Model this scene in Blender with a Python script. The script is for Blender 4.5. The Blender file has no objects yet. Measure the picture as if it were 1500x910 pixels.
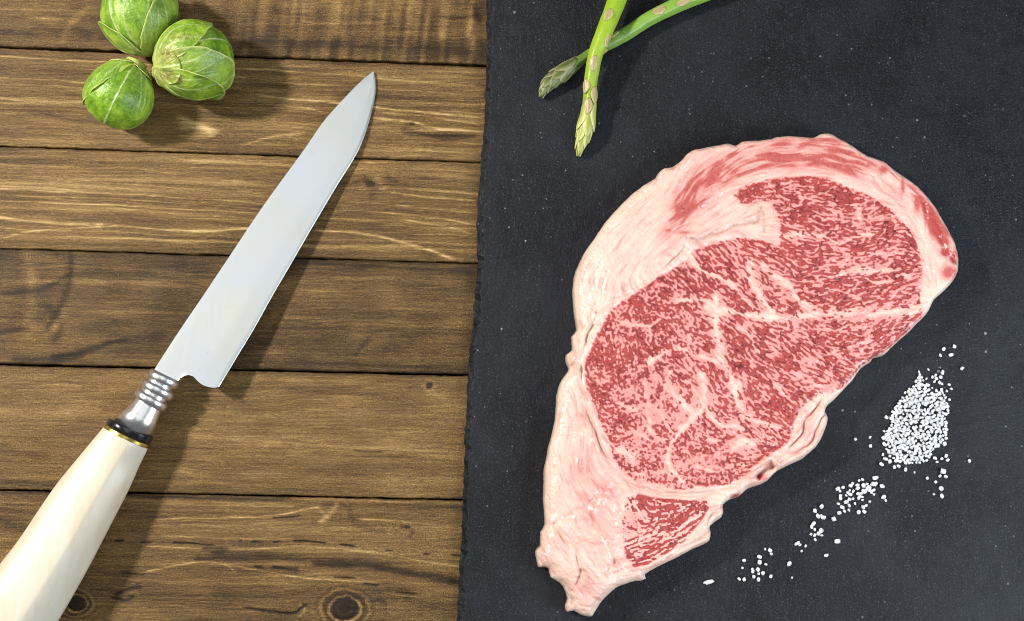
import bpy, math, random
import numpy as np
from mathutils import Vector, Matrix

random.seed(7)
RNG = np.random.RandomState(11)
scene = bpy.context.scene
C = scene.collection

# ------------------------------------------------------------------ camera
TILT = math.radians(7.0)
DIST = 0.70
FPX = 2083.0            # focal length in pixels of the 1500 px wide photograph
cam_data = bpy.data.cameras.new("camera")
cam = bpy.data.objects.new("camera", cam_data)
C.objects.link(cam)
cam_data.sensor_width = 36.0
cam_data.lens = 36.0 * FPX / 1500.0
cam_data.clip_start = 0.01
cam_data.clip_end = 50.0
cam.location = (0.0, -DIST * math.sin(TILT), DIST * math.cos(TILT))
cam.rotation_euler = (TILT, 0, 0)
scene.camera = cam
CAM = np.array(cam.location[:])
ct, st = math.cos(TILT), math.sin(TILT)

# ------------------------------------------------------------------ world and lamps
world = bpy.data.worlds.new("World")
scene.world = world
world.use_nodes = True
bg = world.node_tree.nodes["Background"]
bg.inputs[0].default_value = (0.90, 0.95, 1.0, 1)
bg.inputs[1].default_value = 0.14


def area(name, loc, target, size, watts, col):
    d = bpy.data.lights.new(name, 'AREA')
    d.shape = 'RECTANGLE'
    d.size, d.size_y = size
    d.energy = watts
    d.color = col
    o = bpy.data.objects.new(name, d)
    C.objects.link(o)
    o.location = loc
    o.rotation_euler = (Vector(target) - Vector(loc)).to_track_quat('-Z', 'Y').to_euler()
    return o


area("key_lamp", (-0.88, 0.32, 0.76), (-0.1, 0, 0), (0.10, 0.10), 17.0, (1.0, 0.95, 0.88))
area("window_light", (0.66, -0.29, 0.52), (0.1, 0, 0), (0.36, 0.44), 7.0, (0.82, 0.91, 1.0))
area("added_overhead_fill", (0.06, 0.36, 1.7), (0.1, 0.15, 0), (1.2, 1.3), 4.2, (0.96, 0.98, 1.0))  # added overhead panel: soft fill and a bright reflection for the blade

scene.view_settings.view_transform = 'Standard'
scene.view_settings.look = 'None'
scene.view_settings.exposure = 0.0
scene.view_settings.gamma = 1.0
scene.view_settings.use_curve_mapping = False
scene.cycles.filter_width = 1.0


# ------------------------------------------------------------------ coordinates
def W(px, py, z=0.0):
    """photo pixel -> world point on the horizontal plane at height z (arrays allowed)"""
    px = np.asarray(px, float); py = np.asarray(py, float)
    u = (px - 750.0) / FPX; v = -(py - 455.0) / FPX
    dy = v * ct + st
    dz = v * st - ct
    t = (z - CAM[2]) / dz
    out = np.stack(np.broadcast_arrays(CAM[0] + u * t, CAM[1] + dy * t, np.asarray(z) + 0 * t), -1)
    return out


def PX(x, y, z):
    """world -> photo pixel"""
    X = x - CAM[0]; Y = y - CAM[1]; Z = z - CAM[2]
    yc = Y * ct + Z * st
    zc = -Y * st + Z * ct
    return 750.0 + FPX * X / -zc, 455.0 - FPX * yc / -zc


# ------------------------------------------------------------------ noise
TAB = RNG.rand(256, 256)


def vn(x, y, seed=0):
    x = np.asarray(x, float) + seed * 17.31; y = np.asarray(y, float) + seed * 9.77
    xi = np.floor(x).astype(int); yi = np.floor(y).astype(int)
    fx = x - xi; fy = y - yi
    fx = fx * fx * (3 - 2 * fx); fy = fy * fy * (3 - 2 * fy)
    a = TAB[xi & 255, yi & 255]; b = TAB[(xi + 1) & 255, yi & 255]
    c = TAB[xi & 255, (yi + 1) & 255]; d = TAB[(xi + 1) & 255, (yi + 1) & 255]
    return ((a * (1 - fx) + b * fx) * (1 - fy) + (c * (1 - fx) + d * fx) * fy) * 2 - 1


def fbm(x, y, seed=0, o=4, g=.5):
    s = 0; a = 1; n = 0
    for i in range(o):
        s = s + a * vn(x * 2 ** i, y * 2 ** i, seed + i * 3.7); n += a; a *= g
    return s / n


def sst(a, b, x):
    t = np.clip((x - a) / (b - a), 0, 1)
    return t * t * (3 - 2 * t)


def seg_dist(X, Y, pts, w=None):
    """distance to a polyline; also the interpolated width"""
    best = np.full(X.shape, 1e9)
    for (x0, y0), (x1, y1) in zip(pts[:-1], pts[1:]):
        dx, dy = x1 - x0, y1 - y0
        L = dx * dx + dy * dy + 1e-9
        t = np.clip(((X - x0) * dx + (Y - y0) * dy) / L, 0, 1)
        d = (X - x0 - t * dx) ** 2 + (Y - y0 - t * dy) ** 2
        best = np.minimum(best, d)
    return np.sqrt(best)


def spline(pts, n=6):
    """Catmull-Rom through the points"""
    P = [np.array(p, float) for p in pts]
    P = [2 * P[0] - P[1]] + P + [2 * P[-1] - P[-2]]
    out = []
    for i in range(1, len(P) - 2):
        for k in range(n):
            t = k / n
            out.append(.5 * ((2 * P[i]) + (-P[i - 1] + P[i + 1]) * t + (2 * P[i - 1] - 5 * P[i] + 4 * P[i + 1] - P[i + 2]) * t * t
                             + (-P[i - 1] + 3 * P[i] - 3 * P[i + 1] + P[i + 2]) * t ** 3))
    out.append(P[-2])
    return [tuple(p) for p in out]


def inside(X, Y, poly):
    c = np.zeros(X.shape, bool)
    n = len(poly)
    for i in range(n):
        x0, y0 = poly[i]; x1, y1 = poly[(i + 1) % n]
        if y0 == y1: continue
        m = ((y0 > Y) != (y1 > Y)) & (X < (x1 - x0) * (Y - y0) / (y1 - y0) + x0)
        c ^= m
    return c


def sdf(X, Y, poly):
    d = seg_dist(X, Y, list(poly) + [poly[0]])
    return np.where(inside(X, Y, poly), d, -d)


# ------------------------------------------------------------------ object helpers
def tag(o, label=None, cat=None, group=None, kind=None):
    if label: o['label'] = label
    if cat: o['category'] = cat
    if group: o['group'] = group
    if kind: o['kind'] = kind
    return o


def empty(name, loc, **kw):
    o = bpy.data.objects.new(name, None)
    C.objects.link(o)
    o.location = loc
    o.empty_display_size = 0.02
    return tag(o, **kw)


def mesh_obj(name, verts, faces, mat, parent=None, smooth=True, attrs=None, origin=(0, 0, 0)):
    V = np.asarray(verts, dtype=np.float64) - np.array(origin)
    me = bpy.data.meshes.new(name)
    if isinstance(faces, np.ndarray):
        k = faces.shape[1]; nf = len(faces)
        me.vertices.add(len(V)); me.vertices.foreach_set('co', V.astype(np.float32).ravel())
        me.loops.add(nf * k); me.loops.foreach_set('vertex_index', faces.astype(np.int32).ravel())
        me.polygons.add(nf)
        me.polygons.foreach_set('loop_start', (np.arange(nf) * k).astype(np.int32))
        me.polygons.foreach_set('loop_total', np.full(nf, k, np.int32))
        me.update(calc_edges=True)
    else:
        me.from_pydata([tuple(v) for v in V], [], faces)
        me.update()
    if smooth:
        me.polygons.foreach_set('use_smooth', np.ones(len(me.polygons), bool))
    for nme, val in (attrs or {}).items():
        a = me.attributes.new(nme, 'FLOAT', 'POINT')
        a.data.foreach_set('value', np.asarray(val, np.float32).ravel())
    me.materials.append(mat)
    o = bpy.data.objects.new(name, me)
    C.objects.link(o)
    if parent is not None:
        o.parent = parent
        # thing roots carry only a translation
        q = parent; off = np.zeros(3)
        while q is not None:
            off += np.array(q.location[:]); q = q.parent
        o.location = Vector(np.array(origin) - off)
    else:
        o.location = Vector(origin)
    return o


def grid_faces(nr, nc, wrap=False):
    """quads of an nr x nc vertex grid (row-major)"""
    r = np.arange(nr - 1)[:, None]
    c = np.arange(nc if wrap else nc - 1)[None, :]
    c1 = (c + 1) % nc
    return np.stack([r * nc + c, r * nc + c1, (r + 1) * nc + c1, (r + 1) * nc + c], -1).reshape(-1, 4)


def loft(name, secs, mat, parent, prof, caps=True, attrs=None, smooth=True, origin=None, split=None):
    """secs: list of (center3, half-width vector3, half-height); prof: (m,2) unit profile"""
    prof = np.asarray(prof); m = len(prof)
    V = []
    for c, w, h in secs:
        c = np.asarray(c); w = np.asarray(w)
        V.append(c + prof[:, :1] * w + prof[:, 1:] * np.array([0, 0, h]))
    V = np.concatenate(V)
    F = [tuple(f) for f in grid_faces(len(secs), m, True)]
    if caps:
        F.append(tuple(range(m))[::-1]); F.append(tuple((len(secs) - 1) * m + i for i in range(m)))
    o = mesh_obj(name, V, F, mat, parent, smooth, attrs, origin=origin if origin is not None else parent.location[:])
    if split:
        e = o.modifiers.new('crisp_edges', 'EDGE_SPLIT'); e.split_angle = math.radians(split)
    return o


# ------------------------------------------------------------------ material helpers
class NT:
    def __init__(s, name):
        s.m = bpy.data.materials.new(name); s.m.use_nodes = True
        s.t = s.m.node_tree; s.n = s.t.nodes; s.b = s.n["Principled BSDF"]

    def new(s, t, **kw):
        n = s.n.new(t)
        for k, v in kw.items(): setattr(n, k, v)
        return n

    def link(s, a, b): s.t.links.new(a, b)

    def val(s, sock, v):
        if hasattr(v, 'is_output'): s.link(v, sock)
        elif isinstance(v, (tuple, list)) and len(v) == 3 and sock.type == 'RGBA': sock.default_value = (*v, 1)
        else: sock.default_value = v

    def attr(s, name): return s.new('ShaderNodeAttribute', attribute_name=name).outputs['Fac']

    def pos(s, scale=(1, 1, 1), rot=(0, 0, 0)):
        tc = s.new('ShaderNodeTexCoord'); mp = s.new('ShaderNodeMapping')
        s.link(tc.outputs['Object'], mp.inputs['Vector'])
        mp.inputs['Scale'].default_value = scale
        mp.inputs['Rotation'].default_value = rot
        return mp.outputs['Vector']

    def noise(s, vec, scale, detail=3, rough=.55, dist=0.0, color=False):
        n = s.new('ShaderNodeTexNoise')
        s.link(vec, n.inputs['Vector']); n.inputs['Scale'].default_value = scale
        n.inputs['Detail'].default_value = detail; n.inputs['Roughness'].default_value = rough
        n.inputs['Distortion'].default_value = dist
        return n.outputs['Color' if color else 'Fac']

    def math(s, op, a, b=0.0, c=0.0, clamp=False):
        n = s.new('ShaderNodeMath', operation=op); n.use_clamp = clamp
        s.val(n.inputs[0], a); s.val(n.inputs[1], b); s.val(n.inputs[2], c)
        return n.outputs[0]

    def mix(s, f, a, b, mode='MIX'):
        n = s.new('ShaderNodeMix', data_type='RGBA', blend_type=mode)
        s.val(n.inputs['Factor'], f); s.val(n.inputs['A'], a); s.val(n.inputs['B'], b)
        return n.outputs['Result']

    def ramp(s, f, stops, interp='LINEAR'):
        n = s.new('ShaderNodeValToRGB'); n.color_ramp.interpolation = interp
        e = n.color_ramp.elements
        while len(e) < len(stops): e.new(.5)
        for i, (p, c) in enumerate(stops):
            e[i].position = p
            e[i].color = (*c, 1) if isinstance(c, (tuple, list)) else (c, c, c, 1)
        s.val(n.inputs[0], f)
        return n.outputs[0]

    def rng(s, f, a, b, c=0.0, d=1.0):
        n = s.new('ShaderNodeMapRange'); n.clamp = True
        s.val(n.inputs[0], f); n.inputs[1].default_value = a; n.inputs[2].default_value = b
        n.inputs[3].default_value = c; n.inputs[4].default_value = d
        return n.outputs[0]

    def bump(s, h, dist, strength=1.0, prev=None):
        n = s.new('ShaderNodeBump'); s.val(n.inputs['Height'], h)
        n.inputs['Distance'].default_value = dist; n.inputs['Strength'].default_value = strength
        if prev is not None: s.link(prev, n.inputs['Normal'])
        return n.outputs['Normal']

    def set(s, **kw):
        for k, v in kw.items(): s.val(s.b.inputs[k.replace('_', ' ')], v)
        return s.m


def srgb(r, g, b):
    f = lambda c: (c / 255) / 12.92 if c <= 10 else ((c / 255 + .055) / 1.055) ** 2.4
    return (f(r), f(g), f(b))


# ------------------------------------------------------------------ materials
def wood_material():
    m = NT('stained_pine')
    tone = m.attr('tone'); shade = m.attr('shade')
    p = m.pos((1, 1, 1))
    fine = m.noise(m.pos((0.22, 1, 1)), 1500, 3, .6)
    fibre = m.noise(m.pos((0.06, 1, 1)), 750, 4, .7)
    speck = m.noise(p, 1500, 2, .7)
    big = m.noise(m.pos((.5, 1, 1)), 22, 3, .5)
    t = m.math('ADD', tone, m.math('MULTIPLY', m.math('SUBTRACT', fibre, .5), 1.0))
    t = m.math('ADD', t, m.math('MULTIPLY', m.math('SUBTRACT', speck, .5), 1.7))
    t = m.math('ADD', t, m.math('MULTIPLY', m.math('SUBTRACT', fine, .5), .8))
    t = m.math('ADD', t, m.math('MULTIPLY', m.math('SUBTRACT', big, .5), .35))
    f = m.rng(t, -.90, 1.0)
    col = m.ramp(f, [(0, (.008, .0045, .0015)), (.27, (.048, .026, .008)), (.47, (.148, .083, .026)), (.62, (.260, .155, .052)),
                     (.80, (.44, .29, .115)), (1, (.66, .46, .22))])
    hue = m.noise(p, 35, 3, .6)
    col = m.mix(m.rng(hue, .42, .72, 0, .22), col, m.mix(.5, col, (.17, .125, .080)))
    m.set(Base_Color=col, Roughness=m.rng(fibre, .2, .8, .52, .72))
    m.b.inputs['Specular IOR Level'].default_value = .28
    h = m.math('ADD', m.math('MULTIPLY', tone, .5), m.math('ADD', m.math('MULTIPLY', fibre, 1.6), m.math('MULTIPLY', fine, .5)))
    m.link(m.bump(h, .00035, .7), m.b.inputs['Normal'])
    return m.m


def slate_material():
    m = NT('black_slate')
    p = m.pos()
    grainy = m.noise(p, 1300, 3, .7)
    strk = m.noise(m.pos((1, .16, 1)), 950, 3, .6)
    cloud = m.noise(p, 18, 5, .65)
    mid = m.noise(p, 120, 4, .6)
    v = m.math('ADD', m.math('MULTIPLY', grainy, .78), m.math('MULTIPLY', strk, .22))
    col = m.ramp(v, [(.38, (.0006, .0006, .0010)), (.50, (.0042, .0045, .0066)), (.58, (.0125, .0150, .0225)), (.68, (.068, .078, .105))])
    col = m.mix(m.rng(cloud, .40, .66, 0, .75), col, m.mix(.5, col, (.027, .031, .041)))
    # pale mineral dust, in specks
    vo = m.new('ShaderNodeTexVoronoi'); vo.inputs['Scale'].default_value = 170
    m.link(p, vo.inputs['Vector'])
    sp = m.new('ShaderNodeSeparateColor'); m.link(vo.outputs['Color'], sp.inputs[0])
    size = m.math('MULTIPLY', m.math('POWER', sp.outputs[0], 7.0), .125)
    dust = m.math('LESS_THAN', vo.outputs['Distance'], size)
    dust = m.math('MULTIPLY', dust, m.math('MULTIPLY', m.rng(mid, .35, .6, .2, .85), m.rng(m.noise(p, 14, 2), .42, .62, .08, 1)))
    col = m.mix(dust, col, (.45, .46, .48))
    vo2 = m.new('ShaderNodeTexVoronoi'); vo2.inputs['Scale'].default_value = 420
    m.link(p, vo2.inputs['Vector'])
    sp2 = m.new('ShaderNodeSeparateColor'); m.link(vo2.outputs['Color'], sp2.inputs[0])
    d2 = m.math('LESS_THAN', vo2.outputs['Distance'], m.math('MULTIPLY', m.math('POWER', sp2.outputs[1], 9.0), .24))
    col = m.mix(m.math('MULTIPLY', d2, m.rng(m.noise(p, 11, 2), .42, .62, .05, .55)), col, (.34, .35, .38))
    # damp smear beside the tip of the steak
    dn = m.new('ShaderNodeVectorMath', operation='DISTANCE')
    m.link(m.pos((1, .6, 1)), dn.inputs[0]); wp = W(902, 884, .006); dn.inputs[1].default_value = (wp[0] - .16, wp[1] * .6, wp[2])
    wet = m.math('MULTIPLY', m.rng(dn.outputs['Value'], .004, .013, 1, 0), m.rng(m.noise(m.pos((1, .22, 1)), 420, 3), .46, .56))
    col = m.mix(m.math('MULTIPLY', wet, .75), col, (.003, .0035, .005))
    # thin pale scratches
    m.set(Base_Color=col, Roughness=m.math('SUBTRACT', m.rng(cloud, .3, .7, .52, .42), m.math('MULTIPLY', wet, .32)))
    m.b.inputs['Specular IOR Level'].default_value = .27
    h = m.math('ADD', m.math('MULTIPLY', v, 1.0), m.math('MULTIPLY', mid, 1.6))
    m.link(m.bump(h, .0006, .75), m.b.inputs['Normal'])
    return m.m


def steak_material():
    m = NT('marbled_beef')
    lean = m.attr('lean'); rim = m.attr('rim'); pink = m.attr('pink'); cap = m.attr('cap'); dark_tint = m.attr('dark_tint')
    p = m.pos()
    n1 = m.noise(p, 420, 3, .6); n2 = m.noise(p, 90, 3, .6); n3 = m.noise(p, 1700, 2, .6)
    fat = m.mix(m.rng(m.math('ADD', pink, m.math('MULTIPLY', m.math('SUBTRACT', n2, .5), .9)), 0, 1), (.90, .70, .57), (.79, .355, .32))
    fat = m.mix(m.rng(n1, .58, .75, 0, .35), fat, (.86, .74, .66))
    red = m.mix(rim, (.46, .062, .055), (.115, .005, .009))
    red = m.mix(m.rng(n1, .42, .62, 0, .55), red, (.55, .095, .080))
    capc = m.mix(m.rng(n1, .35, .7), (.56, .11, .09), (.40, .05, .04))
    red = m.mix(cap, red, capc)
    l = m.math('ADD', lean, m.math('MULTIPLY', m.math('SUBTRACT', n3, .5), .28))
    l = m.rng(l, .04, .96)
    mid = (.66, .175, .155)
    col = m.mix(m.rng(l, .0, .55), fat, mid)
    col = m.mix(m.rng(l, .36, .92), col, red)
    col = m.mix(dark_tint, col, (.17, .06, .055))
    m.set(Base_Color=col, Roughness=m.rng(n1, .3, .7, .30, .17))
    m.b.inputs['Specular IOR Level'].default_value = .5
    m.b.inputs['Coat Weight'].default_value = .22; m.b.inputs['Coat Roughness'].default_value = .12
    m.b.inputs['Subsurface Weight'].default_value = .25
    m.b.inputs['Subsurface Radius'].default_value = (.0022, .0009, .0006)
    m.b.inputs['Subsurface Scale'].default_value = 1.0
    n4 = m.noise(p, 800, 2, .5)
    h = m.math('ADD', m.math('MULTIPLY', lean, -.12), m.math('ADD', m.math('MULTIPLY', n1, .7), m.math('MULTIPLY', n4, .45)))
    m.link(m.bump(h, .0008, .8), m.b.inputs['Normal'])
    return m.m


def salt_material():
    m = NT('coarse_salt')
    n = m.noise(m.pos(), 900, 2)
    m.set(Base_Color=m.ramp(n, [(.3, (.80, .82, .85)), (.7, (.93, .93, .94))]), Roughness=.22)
    m.b.inputs['Transmission Weight'].default_value = .10
    m.b.inputs['Subsurface Weight'].default_value = .25
    m.b.inputs['Subsurface Radius'].default_value = (.001, .001, .001)
    m.b.inputs['Subsurface Scale'].default_value = 1.0
    m.link(m.bump(n, .0003, .5), m.b.inputs['Normal'])
    return m.m


def steel_material():
    m = NT('polished_steel_blade')
    p = m.pos()
    brushed = m.noise(m.pos((1, .05, 1), (0, 0, math.radians(-57))), 1500, 3, .6)
    sm = m.noise(p, 28, 3, .6)
    mot = m.noise(p, 260, 4, .65)
    col = m.mix(m.rng(sm, .35, .7), (.77, .81, .85), (.78, .79, .70))
    col = m.mix(m.rng(mot, .66, .74, 0, .35), col, (.62, .60, .55))
    m.set(Base_Color=col, Metallic=1.0, Roughness=m.math('ADD', m.rng(brushed, .3, .7, .30, .35), m.rng(sm, .3, .7, -.02, .04)))
    m.link(m.bump(m.math('ADD', m.math('MULTIPLY', brushed, .12), m.math('MULTIPLY', sm, 2)), .00003, .3), m.b.inputs['Normal'])
    return m.m


def simple(name, col, rough=.4, metal=0.0, nscale=60, var=.15, bumpd=0.0, stretch=(1, 1, 1), coat=0.0):
    m = NT(name)
    n = m.noise(m.pos(stretch), nscale, 4, .6)
    a = tuple(max(0, c * (1 - var)) for c in col); b = tuple(min(1, c * (1 + var)) for c in col)
    m.set(Base_Color=m.mix(m.rng(n, .3, .7), a, b), Roughness=m.rng(n, .3, .7, rough * .9, rough * 1.1), Metallic=metal)
    if bumpd: m.link(m.bump(n, bumpd, .6), m.b.inputs['Normal'])
    m.b.inputs['Coat Weight'].default_value = coat
    m.b.inputs['Coat Roughness'].default_value = .08
    return m.m


def ivory_material():
    m = NT('bone_handle')
    p = m.pos()
    rot = (0, 0, math.radians(-57))
    g = m.noise(m.pos((1, .12, 1), rot), 130, 4, .6)
    b = m.noise(m.pos((1, .3, 1), rot), 30, 3, .5)
    col = m.ramp(m.math('ADD', m.math('MULTIPLY', g, .35), m.math('MULTIPLY', b, .65)),
                 [(.34, (.62, .51, .36)), (.5, (.68, .63, .50)), (.66, (.71, .69, .61))])
    col = m.mix(m.rng(b, .5, .72, 0, .6), col, (.78, .56, .40))
    sp = m.noise(p, 700, 3, .7)
    col = m.mix(m.rng(sp, .64, .8, 0, .25), col, (.55, .46, .33))
    ln = m.noise(m.pos((1, .06, 1), rot), 420, 4, .7)
    col = m.mix(m.rng(ln, .54, .70, 0, .5), col, (.62, .50, .34))
    m.set(Base_Color=col, Roughness=.36)
    m.b.inputs['Coat Weight'].default_value = .22
    m.b.inputs['Coat Roughness'].default_value = .22
    m.link(m.bump(g, .0002, .35), m.b.inputs['Normal'])
    return m.m


def sprout_material():
    m = NT('sprout_leaf')
    vein = m.attr('vein'); age = m.attr('age'); pale = m.attr('pale')
    p = m.pos()
    n = m.noise(p, 110, 4, .6); n2 = m.noise(p, 600, 4, .7); n3 = m.noise(p, 1600, 2, .6)
    g = m.ramp(m.math('ADD', m.math('MULTIPLY', n, .65), m.math('MULTIPLY', n2, .35)),
               [(.36, (.060, .165, .004)), (.5, (.165, .345, .008)), (.62, (.36, .56, .035))])
    g = m.mix(m.rng(n3, .55, .75, 0, .35), g, (.36, .50, .12))
    g = m.mix(pale, g, (.56, .62, .16))
    g = m.mix(m.math('MULTIPLY', vein, m.rng(n2, .3, .6, .55, 1)), g, (.60, .68, .30))
    old = m.ramp(n2, [(.35, (.16, .11, .02)), (.5, (.36, .33, .07)), (.65, (.52, .52, .26))])
    g = m.mix(age, g, old)
    m.set(Base_Color=g, Roughness=m.rng(n, .3, .7, .28, .38))
    m.b.inputs['Specular IOR Level'].default_value = .6
    m.b.inputs['Subsurface Weight'].default_value = .1
    m.b.inputs['Subsurface Radius'].default_value = (.0012, .002, .0005)
    m.b.inputs['Subsurface Scale'].default_value = 1.0
    h = m.math('ADD', m.math('MULTIPLY', vein, .6), m.math('ADD', m.math('MULTIPLY', n2, .7), m.math('MULTIPLY', n, 1.5)))
    m.link(m.bump(h, .0006, .7), m.b.inputs['Normal'])
    return m.m


def aspara_material(name, c0, c1, c2):
    m = NT(name)
    t = m.attr('along'); p = m.pos()
    n = m.noise(p, 240, 4, .6); st_ = m.noise(p, 1300, 3, .6)
    c = m.ramp(m.math('ADD', t, m.math('MULTIPLY', m.math('SUBTRACT', n, .5), .35)), [(0, c0), (.5, c1), (1, c2)])
    c = m.mix(m.rng(st_, .52, .75, 0, .35), c, tuple(min(1, x * 1.7 + .04) for x in c1))
    m.set(Base_Color=c, Roughness=.38)
    m.b.inputs['Subsurface Weight'].default_value = .12
    m.b.inputs['Subsurface Radius'].default_value = (.0012, .002, .0005)
    m.b.inputs['Subsurface Scale'].default_value = 1.0
    m.link(m.bump(m.math('ADD', n, m.math('MULTIPLY', st_, .4)), .0004, .5), m.b.inputs['Normal'])
    return m.m


M_WOOD = wood_material()
M_SLATE = slate_material()
M_STEAK = steak_material()
M_SALT = salt_material()
M_STEEL = steel_material()
M_SILVER = simple('polished_silver', (.93, .92, .92), .27, 1.0, 200, .05, .00004)
M_BLACK = simple('black_horn', (.008, .007, .010), .16, 0, 90, .4, 0, coat=.6)
M_BRASS = simple('brass', (.72, .55, .16), .25, 1.0, 150, .1)
M_BONE = ivory_material()
M_SPROUT = sprout_material()
M_STALK = aspara_material('asparagus_green', (.23, .42, .012), (.34, .50, .022), (.26, .34, .03))
M_STALK2 = aspara_material('asparagus_deep_green', (.26, .46, .05), (.24, .42, .06), (.05, .07, .02))  # last colour darkens the tip, painting shade into gaps between scales
M_BRACT = aspara_material('asparagus_scale', (.36, .38, .08), (.44, .33, .17), (.55, .52, .20))
M_BRACT_TIP = aspara_material('asparagus_tip_scale', (.17, .28, .02), (.44, .48, .10), (.72, .70, .30))
M_BRACT_DARK = aspara_material('asparagus_tip_scale_muted', (.03, .05, .012), (.12, .16, .04), (.36, .33, .17))
M_BLOCKER = simple('light_blocker_dark', (.012, .009, .006), .8, 0, 60, .3)

# ================================================================== WOODEN TABLE
# joints between the planks, each a line given by its height in the photo at x=0 and x=700
JOINTS = [(-236, -200), (-78, -50), (69, 96), (214, 238), (364, 386), (534, 550), (718, 733), (925, 939), (1120, 1132)]
GAPS = [2, 1.8, 3.2, 1.5, 1.2, 2.8, 2.0, 2.0, 2.0]        # px
LIGHT = [  # plank index is irrelevant: strokes are in photo coordinates (points, width, amount)
    ([(-20, 81), (130, 90), (400, 103), (540, 113), (705, 127)], 1.5, .75), ([(-20, 112), (130, 121), (250, 130)], 1.3, .6),
    ([(-20, 122), (70, 126), (130, 131)], 1.2, .5), ([(-20, 144), (130, 151), (200, 158)], 2.0, .7),
    ([(300, 108), (420, 121), (520, 127), (705, 140)], 1.1, .5), ([(380, 141), (470, 148), (540, 156), (620, 165), (705, 173)], 1.8, .95),
    ([(540, 172), (600, 178), (640, 188), (705, 193)], 1.8, .9), ([(385, 152), (440, 156), (475, 165)], 1.4, .6),
    ([(555, 164), (630, 172), (705, 182)], 1.2, .5), ([(355, 212), (400, 200), (445, 196)], 2.2, .7),
    ([(262, 172), (285, 180), (318, 192)], 5, .7), ([(266, 186), (300, 190), (312, 196)], 6, .7), ([(262, 200), (290, 200), (310, 198)], 4, .55),  # the three wide blobs paint the lit patch left between cast shadows
    ([(480, 212), (560, 214), (700, 226)], 1.5, .35),
    ([(-20, 276), (160, 284), (400, 299)], 1.1, .75), ([(-20, 294), (150, 300), (400, 314)], 1.2, .75),
    ([(-20, 316), (60, 325), (170, 331), (280, 338), (372, 335)], 2.4, .9), ([(-20, 239), (400, 257)], 1.2, .35),
    ([(100, 236), (400, 272)], 1.0, .35), ([(60, 262), (400, 284)], 1.0, .35), ([(-20, 285), (150, 291), (380, 306)], .9, .5),
    ([(150, 305), (400, 324)], 1.0, .4), ([(-20, 262), (200, 272), (420, 290)], .9, .35), ([(0, 350), (50, 338), (150, 333)], 1.6, .5),
    ([(480, 246), (560, 250), (698, 262)], 1.2, .35), ([(535, 282), (577, 282), (633, 289), (698, 295)], 1.3, .7),
    ([(482, 308), (577, 312), (647, 321), (698, 331)], 1.3, .65), ([(500, 296), (580, 300), (650, 307), (698, 314)], 1.1, .45),
    ([(590, 321), (654, 333), (698, 346)], 1.4, .6), ([(462, 338), (528, 342), (577, 351), (626, 366), (664, 379)], 2.4, .95),
    ([(470, 320), (540, 324), (600, 330)], 1.1, .35), ([(440, 358), (520, 362), (570, 370)], 1.4, .3),
    ([(552, 262), (562, 276)], 5, .35), ([(-20, 418), (60, 412), (110, 410), (240, 414)], 1.8, .35), ([(40, 370), (48, 420), (40, 480)], 10, .3),
    ([(400, 462), (520, 474), (680, 478)], 6, .25), ([(420, 410), (560, 408), (690, 420)], 4, .2), ([(80, 480), (95, 455)], 8, .35),
    ([(170, 545), (420, 556), (600, 563)], 2, .25), ([(-20, 560), (120, 566)], 3, .3), ([(629, 575), (650, 580)], 7, .35),
    ([(280, 640), (420, 650), (670, 660)], 10, .25), ([(260, 690), (450, 700), (670, 705)], 8, .2), ([(-10, 600), (60, 604), (140, 600)], 8, .2),
    ([(-10, 735), (60, 738)], 1.4, .4), ([(215, 738), (330, 741), (430, 742)], 1.6, .35),
    ([(230, 761), (327, 759), (401, 756), (440, 748), (466, 743)], 1.5, .8), ([(466, 743), (473, 752), (478, 757)], 2.6, .35),
    ([(493, 740), (481, 754), (470, 764)], 4.5, .5), ([(520, 760), (590, 764), (675, 772)], 1.4, .5), ([(540, 748), (678, 756)], 1.3, .35),
    ([(235, 786), (330, 788), (430, 790)], 2, .35), ([(200, 841), (261, 829), (299, 822), (336, 829), (400, 840), (467, 848), (560, 855)], 1.5, .6),
    ([(330, 826), (344, 838)], 2.2, .55), ([(215, 800), (327, 806), (450, 800), (560, 812), (672, 830)], 1.6, .45),
    ([(440, 885), (447, 893), (438, 903)], 2, .6), ([(170, 860), (200, 868)], 3, .4), ([(560, 870), (672, 880)], 3, .3),
    ([(52, 27), (95, 28)], 2.0, .5), ([(130, 10), (100, 40), (92, 60)], 5, .3), ([(500, 0), (496, 50)], 5, .35), ([(390, 0), (384, 50)], 8, .25),
    ([(560, 20), (552, 55)], 6, .25), ([(650, 0), (646, 60)], 5, .35), ([(440, 30), (470, 34), (560, 36)], 2, .3), ([(380, 84), (460, 87), (560, 91)], 1.4, .55),
    ([(690, 40), (696, 80)], 6, .3), ([(600, 5), (598, 50)], 5, .2),
]
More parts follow.
